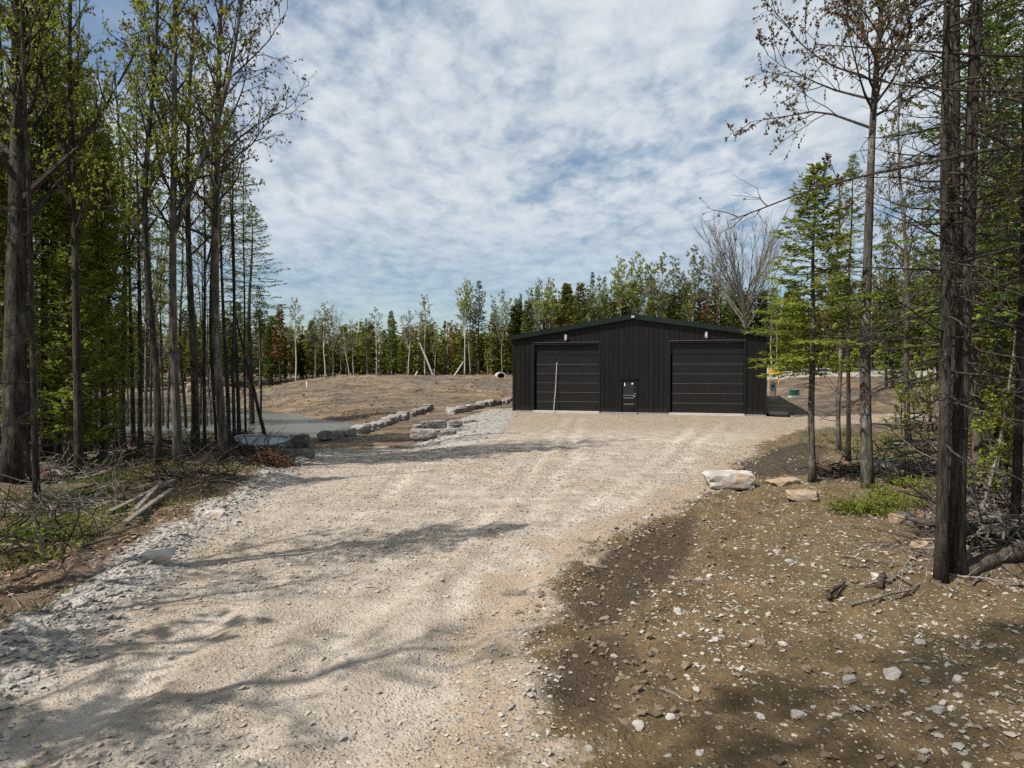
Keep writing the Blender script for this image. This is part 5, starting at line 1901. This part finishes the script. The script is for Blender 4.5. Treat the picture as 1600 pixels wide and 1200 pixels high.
# white survey stake on the mound
x, y, z = GP(479, 606)
root = empty('survey_stake', (x, y, z))
tag(root, 'short white survey stake standing on the mound beyond the pond', 'stake')
mb = MB()
mb.box((-0.05, -0.03, -0.1), (0.05, 0.03, 0.62))
mb.add([(-0.05, -0.03, 0.62), (0.05, -0.03, 0.62), (0.05, 0.03, 0.62), (-0.05, 0.03, 0.62), (0, 0, 0.7)], None, [(0, 1, 4), (1, 2, 4), (2, 3, 4), (3, 0, 4)])
mb.obj('stake_body', M['white'], root)
# leaning dead poles in the line
for i, (pxa, pya, pxb, pyb, lab) in enumerate(((705, 594, 724, 565, 'pale dead pole leaning into the far trees beside the tallest spruce'), (646, 592, 652, 580, 'short broken white stump at the field edge'),
                                              (678, 572, 655, 535, 'white dead limb slanting among the far birches'))):
    d = 92.0
    x0, y0 = at(pxa, d)
    x1, y1 = at(pxb, d)
    za = CAM_Z - (pya - 577) / F * d
    zb = CAM_Z - (pyb - 577) / F * d
    za = min(za, gz(x0, y0) - 0.05) if i < 2 else gz(x0, y0) - 0.1
    mb = MB()
    mb.tube([(x0, y0, za), ((x0 + x1) / 2 + 0.05, y0, (za + zb) / 2), (x1, y0 + 0.3, zb)], [0.14, 0.12, 0.07], 6)
    tag(mb.obj('dead_pole', M['bark_birch']), lab, 'dead tree')

# ------------------------------------------------------------------ dinghy, planks, logs, branches
x, y, z = GP(404, 712)
root = empty('dinghy', (x, y + 0.4, z + 0.12), 0.08)
root.rotation_euler = (0.28, 0.03, 0.08)
root.scale = (0.85, 0.9, 0.8)
tag(root, 'small shallow grey and green dinghy lying on the pond bank', 'boat')
ns, nk = 15, 9


def hull(inset, zoff):
    V = []
    for i in range(ns):
        t = -1 + 2 * i / (ns - 1)
        w = (0.46 - inset) * (1 - abs(t) ** 2.6) ** 0.6 + 0.02
        k = 0.10 * t * t
        for j in range(nk):
            a = -math.pi / 2 + math.pi * j / (nk - 1)
            V.append((t * (1.0 - inset), w * math.sin(a), 0.36 + k - (0.36 - zoff) * max(0, math.cos(a)) ** 0.5))
    return V


qs = [(i * nk + j, i * nk + j + 1, (i + 1) * nk + j + 1, (i + 1) * nk + j) for i in range(ns - 1) for j in range(nk - 1)]
mb = MB()
mb.add(hull(0, 0), qs)
mb.obj('hull', M['boat_green'], root, True)
mb = MB()
mb.add(hull(0.05, 0.08), qs)
mb.obj('hull_lining', M['boat_grey'], root, True)
for sgn in (-1, 1):
    mb = MB()
    pts = []
    for i in range(ns):
        t = -1 + 2 * i / (ns - 1)
        w = 0.45 * (1 - abs(t) ** 2.6) ** 0.6 + 0.02
        pts.append((t, sgn * w, 0.37 + 0.10 * t * t))
    mb.tube(pts, 0.028, 6)
    mb.obj('gunwale', M['boat_grey'], root, True)
for xx in (-0.5, 0.55):
    mb = MB()
    mb.box((xx - 0.3, -0.36, 0.30), (xx + 0.3 if xx > 0 else xx + 0.15, 0.36, 0.335))
    mb.obj('deck', M['boat_grey'], root)


def plank(a, b, w, h, label, zs=(0.05, 0.05)):
    xa, ya, za = GP(*a)
    xb, yb, zb = GP(*b)
    A = np.array([xa, ya, za + zs[0]])
    B = np.array([xb, yb, zb + zs[1]])
    d = B - A
    L_ = np.linalg.norm(d)
    mb = MB()
    r = np.random.default_rng(int(a[0]))
    nseg = 6
    t = unit(d)
    s = unit(np.cross(t, [0, 0, 1]))
    u = np.cross(s, t)
    V = []
    for i in range(nseg + 1):
        c = d * i / nseg + u * r.normal() * 0.006
        for sx, uz in ((-1, 0), (1, 0), (1, 1), (-1, 1)):
            V.append(c + s * sx * w / 2 * r.uniform(0.93, 1.05) + u * uz * h * r.uniform(0.9, 1.1))
    Q = [(i * 4 + k, i * 4 + (k + 1) % 4, (i + 1) * 4 + (k + 1) % 4, (i + 1) * 4 + k) for i in range(nseg) for k in range(4)] + [(3, 2, 1, 0), (nseg * 4, nseg * 4 + 1, nseg * 4 + 2, nseg * 4 + 3)]
    mb.add(V, Q)
    o = mb.obj('old_plank', M['deadwood'], loc=tuple(A))
    tag(o, label, 'plank', 'old planks on the verge')


plank((170, 806), (272, 760), 0.1, 0.04, 'weathered plank farthest from the drive among the verge planks', (0.05, 0.12))
plank((196, 828), (268, 776), 0.1, 0.04, 'weathered plank nearest the drive on the grassy verge', (0.05, 0.12))
plank((212, 812), (252, 772), 0.08, 0.03, 'middle weathered plank crossing between two others', (0.12, 0.18))
plank((5, 865), (45, 862), 0.14, 0.05, 'short pale board lying at the left margin of the wood floor', (0.04, 0.04))


def log(a, b, ra, rb, label, mat='deadwood', za=0.0, zb=0.0, name='fallen_log', cat='log', group=None, wig=0.02, twigs=0, seed=0):
    xa, ya, z0 = GP(*a)
    xb, yb, z1 = GP(*b)
    A = np.array([xa, ya, gz(xa, ya) + ra * 0.6 + za])
    B = np.array([xb, yb, gz(xb, yb) + rb * 0.6 + zb])
    r = np.random.default_rng(seed + int(a[0] * 7 + a[1]))
    n = 8
    P = np.linspace(A, B, n) - A
    L_ = np.linalg.norm(B - A)
    P[1:-1] += r.normal(size=(n - 2, 3)) * wig * L_ * np.array([1, 1, 0.4])
    mb = MB()
    mb.tube(P, np.linspace(ra, rb, n), 8 if ra > 0.03 else 5)
    o = mb.mesh(name, M[mat], True)
    if twigs:
        root = empty(name, tuple(A))
        link('stem', o, root)
        mb = MB()
        for k in range(twigs):
            p, d = along(P, r.uniform(0.25, 0.98))
            v = d * 0.7 + perp(d, r)
            v[2] = abs(v[2]) * 0.6
            Q = curve(p, v, L_ * r.uniform(0.1, 0.35), 4, r, 0.15)
            mb.tube(Q, np.linspace(rb * 0.8, rb * 0.25, 5), 4, False)
        mb.obj('side_twigs', M[mat], root)
        tag(root, label, cat, group)
        return root
    ob = link(name, o, loc=tuple(A))
    tag(ob, label, cat, group)
    return ob


LG = 'logs heaped beside the large dark trunk'
log((1440, 842), (1478, 858), 0.085, 0.075, 'short log poking out left of the large dark trunk', 'bark_brown', group=LG)
log((1500, 858), (1640, 862), 0.12, 0.1, 'thick dark log level across the heap right of the large trunk', 'bark_dark', 0.16, 0.14, group=LG)
log((1500, 846), (1630, 838), 0.09, 0.07, 'grey log lying behind the thick dark log', 'deadwood', 0.22, 0.22, group=LG)
log((1540, 826), (1600, 850), 0.08, 0.05, 'bleached log slanting over the heap', 'deadwood', 0.3, 0.12, group=LG)
log((1506, 905), (1630, 868), 0.11, 0.13, 'mossy log rising towards the right from the trunk foot', 'bark_brown', 0.0, 0.05, group=LG)
log((1430, 832), (1470, 838), 0.06, 0.05, 'small brown log topmost at the heap\'s left end', 'bark_brown', 0.1, 0.16, group=LG)
log((1448, 875), (1476, 866), 0.07, 0.06, 'stubby tan log near the trunk foot', 'deadwood', 0, 0.05, group=LG)
log((1395, 710), (1475, 712), 0.05, 0.04, 'grey pole lying level behind the shrubs right of the maple', 'deadwood', 0.3, 0.3)
log((1365, 735), (1415, 750), 0.09, 0.07, 'grey log beyond the grey maple on the rubble', 'deadwood', 0.12, 0.1)
log((1373, 925), (1380, 908), 0.045, 0.035, 'short reddish broken branch stub on the dirt', 'bark_brown', name='broken_branch', cat='branch')
log((1296, 942), (1318, 925), 0.03, 0.022, 'crooked reddish root piece on the dirt', 'bark_brown', 0.02, 0.05, 'broken_branch', 'branch', None, 0.08)
log((1031, 1080), (1077, 1104), 0.016, 0.011, 'single bare stick lying alone in the foreground dirt', 'deadwood', 0.01, 0.01, 'stick', 'stick')
DB = 'fallen branches near the large dark trunk'
for i, (a, b, ra, rb, lab) in enumerate((((1312, 876), (1430, 892), 0.014, 0.008, 'long thin grey stick nearest the grass left of the trunk'), ((1350, 920), (1440, 890), 0.018, 0.01, 'grey stick slanting towards the large trunk'),
                                         ((1330, 950), (1480, 918), 0.02, 0.012, 'long pale branch ending at the foot of the large trunk'), ((1470, 903), (1598, 922), 0.018, 0.01, 'pale branch lying from the trunk foot to the right margin'),
                                         ((1400, 905), (1430, 932), 0.014, 0.008, 'short pale stick between two longer branches'), ((1520, 925), (1545, 900), 0.016, 0.01, 'upright stick stuck in the brush near the mossy log'))):
    log(a, b, ra, rb, lab, 'deadwood', 0.03, 0.05, 'fallen_branch', 'branch', DB, 0.02, 5 if i < 4 else 0)
LW = 'fallen wood on the left wood floor'
for i, (a, b, ra, rb, m, lab) in enumerate((((65, 692), (135, 700), 0.06, 0.05, 'deadwood', 'pale fallen log behind the massive dark trunk'), ((60, 680), (85, 738), 0.045, 0.02, 'deadwood', 'pale stick propped upright right of the massive trunk'),
                                            ((85, 745), (110, 752), 0.09, 0.06, 'deadwood', 'stubby pale log at the foot of the massive trunk'), ((0, 845), (90, 822), 0.03, 0.015, 'deadwood', 'thin branch across the wood floor at the left margin'),
                                            ((20, 920), (90, 895), 0.02, 0.012, 'bark_brown', 'thin brown branch at the near edge of the wood'), ((60, 950), (92, 925), 0.012, 0.008, 'deadwood', 'short pale stick near the lower grass tuft'),
                                            ((150, 780), (230, 765), 0.03, 0.02, 'bark_brown', 'brown branch behind the old planks'), ((330, 762), (385, 752), 0.025, 0.015, 'deadwood', 'pale branch between the verge and the spoil ridge'),
                                            ((345, 752), (400, 766), 0.022, 0.014, 'deadwood', 'thin pale branch pointing at the drive by the verge'), ((100, 775), (175, 752), 0.025, 0.012, 'bark_dark', 'dark branch across the leaf litter'),
                                            ((0, 790), (50, 800), 0.03, 0.02, 'deadwood', 'grey branch below the massive trunk'), ((180, 735), (235, 722), 0.03, 0.02, 'bark_brown', 'brown branch on the pinkish leaf litter'),
                                            ((290, 745), (345, 735), 0.03, 0.02, 'deadwood', 'grey branch at the foot of the forked maple'), ((130, 830), (60, 860), 0.02, 0.01, 'deadwood', 'thin grey branch left of the grass patch'))):
    log(a, b, ra, rb, lab, m, 0.03, 0.03 if i != 1 else 0.0, 'fallen_branch', 'branch', LW, 0.025, 6 if i > 2 else 0)
# prop the upright stick
# ------------------------------------------------------------------ brush heaps
def brush(name, label, px, base, L_, W_, H_, n, mat, seed, leaves=None):
    x, y, z = GP(px, base)
    r = np.random.default_rng(seed)
    root = empty(name, (x, y, z))
    tag(root, label, 'brush pile')
    mb = MB()
    for k in range(n):
        p = np.array([r.uniform(-L_, L_), r.uniform(-W_, W_), 0])
        p[2] = gz(x + p[0], y + p[1]) - z + r.random() ** 1.5 * H_ * (1 - abs(p[0] / L_) ** 2)
        d = np.array([r.normal(), r.normal(), r.normal() * 0.4 + 0.1])
        mb.tube(curve(p, d, r.uniform(0.3, 1.4), 4, r, 0.16), np.linspace(r.uniform(0.008, 0.024), 0.004, 5), 4, False)
    o = mb.obj('brush_sticks', M[mat], root)
    o['kind'] = 'stuff'
    if leaves:
        lf = MB()
        m = n * 14
        c = np.stack([r.uniform(-L_, L_, m), r.uniform(-W_, W_, m), np.zeros(m)], 1)
        c[:, 2] = terrain(x + c[:, 0], y + c[:, 1]) - z + r.random(m) ** 1.2 * H_ * (1 - (c[:, 0] / L_) ** 2)
        lf.blades(c, r.normal(size=(m, 3)), r.normal(size=(m, 3)), r.uniform(0.06, 0.16, m), r.uniform(0.02, 0.04, m))
        o2 = lf.obj('dry_sprays', M[leaves], root)
        o2['kind'] = 'stuff'
    return root


brush('brush_pile', 'dark tangle of brush behind the pale snag, along the pond', 150, 700, 3.6, 1.5, 0.65, 240, 'bark_dark', 1)
brush('brush_pile', 'dark brush heap between the grey maples and the pond', 300, 706, 2.6, 1.0, 0.55, 200, 'bark_dark', 2)
brush('brush_pile', 'dark brush heap at the left margin beyond the massive trunk', 20, 704, 3.0, 1.5, 1.0, 170, 'bark_dark', 3)
brush('brush_pile', 'grey tangle of fallen twigs at the foot of the massive dark trunk', 70, 745, 1.6, 0.9, 0.5, 150, 'deadwood', 11)
brush('brush_pile', 'grey sticks heaped on the grass left of the old planks', 120, 800, 1.0, 0.6, 0.3, 110, 'deadwood', 14)
brush('brush_pile', 'dark leafy brush at the left margin above the drive edge', 30, 860, 1.0, 0.6, 0.25, 80, 'bark_dark', 15, 'grass')
brush('brush_pile', 'brown brush beyond the top end of the old planks', 300, 755, 0.9, 0.5, 0.35, 110, 'bark_brown', 16)
brush('brush_pile', 'tangle of dead twigs filling the right margin above the logs', 1560, 800, 1.3, 0.9, 1.3, 220, 'twig_grey', 17)
brush('brush_pile', 'dark twiggy brush between the large dark trunk and the leaning stem', 1520, 830, 0.7, 0.6, 0.9, 130, 'twig', 18)
brush('brush_pile', 'low brush along the wood edge behind the old planks', 215, 742, 1.5, 0.6, 0.35, 120, 'bark_brown', 12)
brush('brush_pile', 'dark brush between the tall budding maple and the dinghy', 335, 716, 1.2, 0.7, 0.55, 120, 'bark_dark', 13)
brush('brush_pile', 'rusty brown heap of dry brush before the dinghy', 425, 730, 0.55, 0.35, 0.5, 90, 'bark_brown', 4, 'rust_brush')
brush('brush_pile', 'orange-brown dry brush behind the dinghy', 382, 690, 0.7, 0.4, 0.5, 60, 'bark_brown', 5, 'rust_brush')
brush('brush_pile', 'grey tangle of dead twigs left of the large dark trunk', 1432, 740, 1.1, 0.9, 1.6, 240, 'twig_grey', 6)
brush('brush_pile', 'heap of thin sticks over the logs at the right margin', 1570, 860, 1.3, 0.7, 0.5, 150, 'twig_grey', 7)
brush('brush_pile', 'rooty dark brush in the shaded hollow between the young fir and grey maple', 1310, 738, 1.1, 0.5, 0.3, 70, 'bark_dark', 8)

# low evergreen sprays at the foot of the right trees
cntl = 0
for i, (px, py, s) in enumerate(((1320, 802, 0.5), (1345, 800, 0.6), (1372, 805, 0.6), (1400, 795, 0.6), (1390, 778, 0.6), (1425, 790, 0.55), (1440, 770, 0.6), (1410, 762, 0.5))):
    x, y, z = GP(px, py)
    r = np.random.default_rng(900 + i)
    root = empty('ground_yew', (x, y, z))
    tag(root, 'low spray of bright evergreen on the ground, %s from the grey maple' % nth(i + 1), 'shrub', 'low evergreen sprays near the logs')
    st, lf = MB(), MB()
    C, D = [], []
    for k in range(26):
        a = r.uniform(0, 6.28)
        P = curve((0, 0, 0), (math.cos(a), math.sin(a), r.uniform(0.25, 0.9)), s * r.uniform(0.5, 1.1), 5, r, 0.1, -0.07)
        st.tube(P, np.linspace(0.007, 0.003, 6), 3, False)
        for j in range(26):
            p, d = along(P, r.uniform(0.15, 1))
            C.append(p)
            D.append(d * 0.6 + perp(d, r) * 0.8)
    C, D = np.array(C), np.array(D)
    lf.blades(C, D, r.normal(size=C.shape) * 0.4 + np.array([0, 0, 1]), 0.09, 0.022, 0.1)
    st.obj('stems', M['bark_brown'], root)
    lf.obj('foliage', M['needle_light'], root)

# ------------------------------------------------------------------ stuff on the ground
def pebbles(name, label, pts, size, mat, flat=0.6, seed=1, sub=False):
    r = np.random.default_rng(seed)
    n = len(pts)
    z = terrain(pts[:, 0], pts[:, 1])
    if sub:
        bv, bf = ico(1)
    else:
        bv = np.array([(1, 0, 0), (0, 1, 0), (-1, 0, 0), (0, -1, 0), (0, 0, 1), (0, 0, -1), (0.6, 0.6, 0.55), (-0.55, 0.6, 0.5), (-0.6, -0.6, 0.55), (0.6, -0.55, 0.5)], float)
        bm = bmesh.new()
        for v in bv:
            bm.verts.new(v)
        bmesh.ops.convex_hull(bm, input=bm.verts[:])
        bmesh.ops.triangulate(bm, faces=bm.faces[:])
        bm.verts.index_update()
        bf = np.array([[v.index for v in f.verts] for f in bm.faces])
        bv = np.array([v.co[:] for v in bm.verts])
        bm.free()
    k = len(bv)
    V = bv[None] * r.uniform(0.65, 1.25, (n, k, 1))
    V = V * np.stack([size * r.uniform(0.8, 1.5, n), size * r.uniform(0.6, 1.1, n), size * flat * r.uniform(0.6, 1.2, n)], 1)[:, None, :]
    a = r.uniform(0, 6.28, n)
    c, s = np.cos(a)[:, None], np.sin(a)[:, None]
    X = V[:, :, 0] * c - V[:, :, 1] * s
    Y = V[:, :, 0] * s + V[:, :, 1] * c
    t1 = r.normal(size=(n, 1)) * 0.3
    Z = V[:, :, 2] + X * t1
    V = np.stack([X + pts[:, 0:1], Y + pts[:, 1:2], Z + (z + size * flat * 0.15)[:, None]], 2)
    mb = MB()
    mb.add(V.reshape(-1, 3), None, (bf[None] + (np.arange(n) * k)[:, None, None]).reshape(-1, 3))
    o = mb.obj(name, M[mat])
    tag(o, label, 'gravel' if 'clod' not in name else 'soil', None, 'stuff')
    return o


def scatter(n, x0, x1, y0, y1, keep, seed, bias=1.6):
    r = np.random.default_rng(seed)
    y = y0 + (y1 - y0) * r.random(n) ** bias
    w = np.minimum(1, (y + 2) / (y1 + 2) + 0.25)
    x = (x0 + x1) / 2 + (r.random(n) - 0.5) * (x1 - x0) * w
    k = keep(x, y)
    return np.stack([x[k], y[k]], 1), r


rg = np.random.default_rng(55)
P, r = scatter(74000, -9, 9, 3.6, 26, lambda x, y: sdf(DRIVE, x, y) < 0.7 * rg.random(len(x)) ** 2, 101)
P = P[vnoise(P[:, 0] * 0.9, P[:, 1] * 0.9, 3) + 0.5 > rg.random(len(P)) * 0.9]
pebbles('gravel_stones', 'loose crushed stone over the pale drive', P, 0.006 + 0.026 * rg.random(len(P)) ** 4 + 0.0006 * P[:, 1], 'pebble', 0.6, 1)
P, r = scatter(40000, -2, 16, 3.6, 22, lambda x, y: (sdf(DRIVE, x, y) > 0.05) & (sdf(WOOD_R, x, y) > -0.8) & (x > 0), 102, 1.5)
wet_shade_d = np.minimum.reduce([sdf(w, P[:, 0], P[:, 1]) for w in WET_SHADE])
P = P[(wet_shade_d > -0.1) | (rg.random(len(P)) < 0.2)]
P = P[np.clip(0.42 + 1.3 * fbm(P[:, 0] * 0.9, P[:, 1] * 0.9, 3, 13), 0.04, 1) > rg.random(len(P))]
pebbles('stone_chips', 'pale stone chips scattered over the brown dirt', P, 0.006 + 0.034 * rg.random(len(P)) ** 5 + 0.0005 * P[:, 1], 'pebble', 0.55, 2)
P, r = scatter(18000, -2, 13, 3.6, 18, lambda x, y: (sdf(DRIVE, x, y) > -0.25) & (sdf(WOOD_R, x, y) > -0.8) & (x > -0.6), 103, 1.5)
wet_shade_d = np.minimum.reduce([sdf(w, P[:, 0], P[:, 1]) for w in WET_SHADE])
near_edge = np.abs(sdf(DRIVE, P[:, 0], P[:, 1])) < 0.45
P = P[(wet_shade_d < 0.35) | near_edge | (rg.random(len(P)) < 0.25)]
pebbles('dirt_clods', 'brown clods of soil along the edge of the drive', P, 0.010 + 0.04 * rg.random(len(P)) ** 4, 'clod', 0.85, 3)
P, r = scatter(60000, -14, -1, 2.5, 24, lambda x, y: pdist(LEFT_EDGE, x, y) < 0.75, 104, 1.3)
P = P[np.exp(-(pdist(LEFT_EDGE, P[:, 0], P[:, 1]) / 0.5) ** 2) > rg.random(len(P))]
pebbles('spoil_stones', 'grey spoil stones in a ridge along the left edge of the drive', P, 0.010 + 0.05 * rg.random(len(P)) ** 3, 'pebble_grey', 0.55, 4)
P, r = scatter(9000, -12, 4, 26, 48, lambda x, y: sdf(SLOPE_GRAVEL, x, y) < 0.3, 105, 1.0)
pebbles('slope_gravel', 'grey gravel slope beside the stone steps', P, 0.02 + 0.07 * rg.random(len(P)) ** 4, 'pebble_grey', 0.55, 5)

P, r = scatter(7000, -34, 3, 44, 92, lambda x, y: (sdf(POND, x, y) > 0.5) & (sdf(PAD, x, y) > 1) & (fbm(x * 0.25, y * 0.25, 3, 19) > -0.05), 110, 1.0)
pebbles('field_clods', 'dark clods and stones over the graded field', P, 0.03 + 0.13 * rg.random(len(P)) ** 4, 'clod', 0.7, 6)
# leaf litter
def litter(name, label, pts, seed, mat='litter', sz=(0.05, 0.11)):
    r = np.random.default_rng(seed)
    n = len(pts)
    z = terrain(pts[:, 0], pts[:, 1]) + 0.012
    lf = MB()
    a = r.uniform(0, 6.28, n)
    lf.blades(np.stack([pts[:, 0], pts[:, 1], z], 1), np.stack([np.cos(a), np.sin(a), r.normal(size=n) * 0.25 + 0.1], 1), r.normal(size=(n, 3)) * 0.35 + np.array([0, 0, 1.0]),
              r.uniform(sz[0], sz[1], n), r.uniform(sz[0], sz[1], n) * 0.7, 0.15)
    tag(lf.obj(name, M[mat]), label, 'leaf litter', None, 'stuff')


P, r = scatter(60000, -26, 0, 3, 34, lambda x, y: (sdf(WOOD_L, x, y) < 0.2), 106, 1.1)
P = P[vnoise(P[:, 0] * 0.6, P[:, 1] * 0.6, 21) + 0.5 > rg.random(len(P)) * 0.9]
litter('leaf_litter', 'dry brown leaves over the floor of the left wood', P, 1)
P, r = scatter(36000, 2, 26, 3, 34, lambda x, y: (sdf(WOOD_R, x, y) < 0.3), 107, 1.1)
litter('leaf_litter', 'dry brown leaves over the floor of the right wood', P, 2)


def sticks(name, label, pts, seed, mat):
    r = np.random.default_rng(seed)
    mb = MB()
    for x, y in pts:
        a = r.uniform(0, 6.28)
        L_ = r.uniform(0.12, 0.7) ** 1.2
        z = gz(x, y) + 0.012
        P = curve((x, y, z), (math.cos(a), math.sin(a), r.uniform(-0.02, 0.15)), L_, 2, r, 0.12)
        mb.tube(P, [r.uniform(0.004, 0.011)] * 2 + [0.003], 4, False)
    tag(mb.obj(name, M[mat]), label, 'twigs', None, 'stuff')


P, r = scatter(5200, -18, 0, 3, 26, lambda x, y: (sdf(WOOD_L, x, y) < 0.1), 108, 1.0)
sticks('twig_litter', 'grey twigs strewn over the left wood floor', P[:1700], 1, 'deadwood')
P, r = scatter(1800, 0, 16, 3.5, 24, lambda x, y: (sdf(DRIVE, x, y) > 0.4) & (x > 0.8) & ((sdf(WOOD_R, x, y) < 1.2) | (rg.random(len(x)) < 0.12)), 109, 1.0)
sticks('twig_litter', 'grey twigs strewn over the right-hand dirt', P[:600], 2, 'deadwood')


def grass(name, label, pts, seed, h=(0.05, 0.17)):
    r = np.random.default_rng(seed)
    n = len(pts)
    z = terrain(pts[:, 0], pts[:, 1]) - 0.01
    d = np.stack([r.normal(size=n) * 0.45, r.normal(size=n) * 0.45, np.ones(n)], 1)
    nn = r.normal(size=(n, 3)) * np.array([1, 1, 0.2])
    lf = MB()
    lf.blades(np.stack([pts[:, 0], pts[:, 1], z], 1), d, nn, r.uniform(h[0], h[1], n), r.uniform(0.008, 0.02, n) + 0.0006 * pts[:, 1], 0.35)
    tag(lf.obj(name, M['grass']), label, 'grass', None, 'stuff')


pts = []
for gx, gy, gr in GRASS_BLOBS:
    n = int(1900 * gr * gr * (0.35 if gx > 0 else 1))
    pts.append(np.stack([gx + rg.normal(size=n) * gr * 0.62, gy + rg.normal(size=n) * gr * 0.62], 1))
P = np.vstack(pts)
P = P[(sdf(DRIVE, P[:, 0], P[:, 1]) > 0.25) & (vnoise(P[:, 0] * 1.6, P[:, 1] * 1.6, 33) + 0.22 > rg.random(len(P)) * 0.6)]
grass('grass', 'fresh green grass tufts on the verges', P, 4)
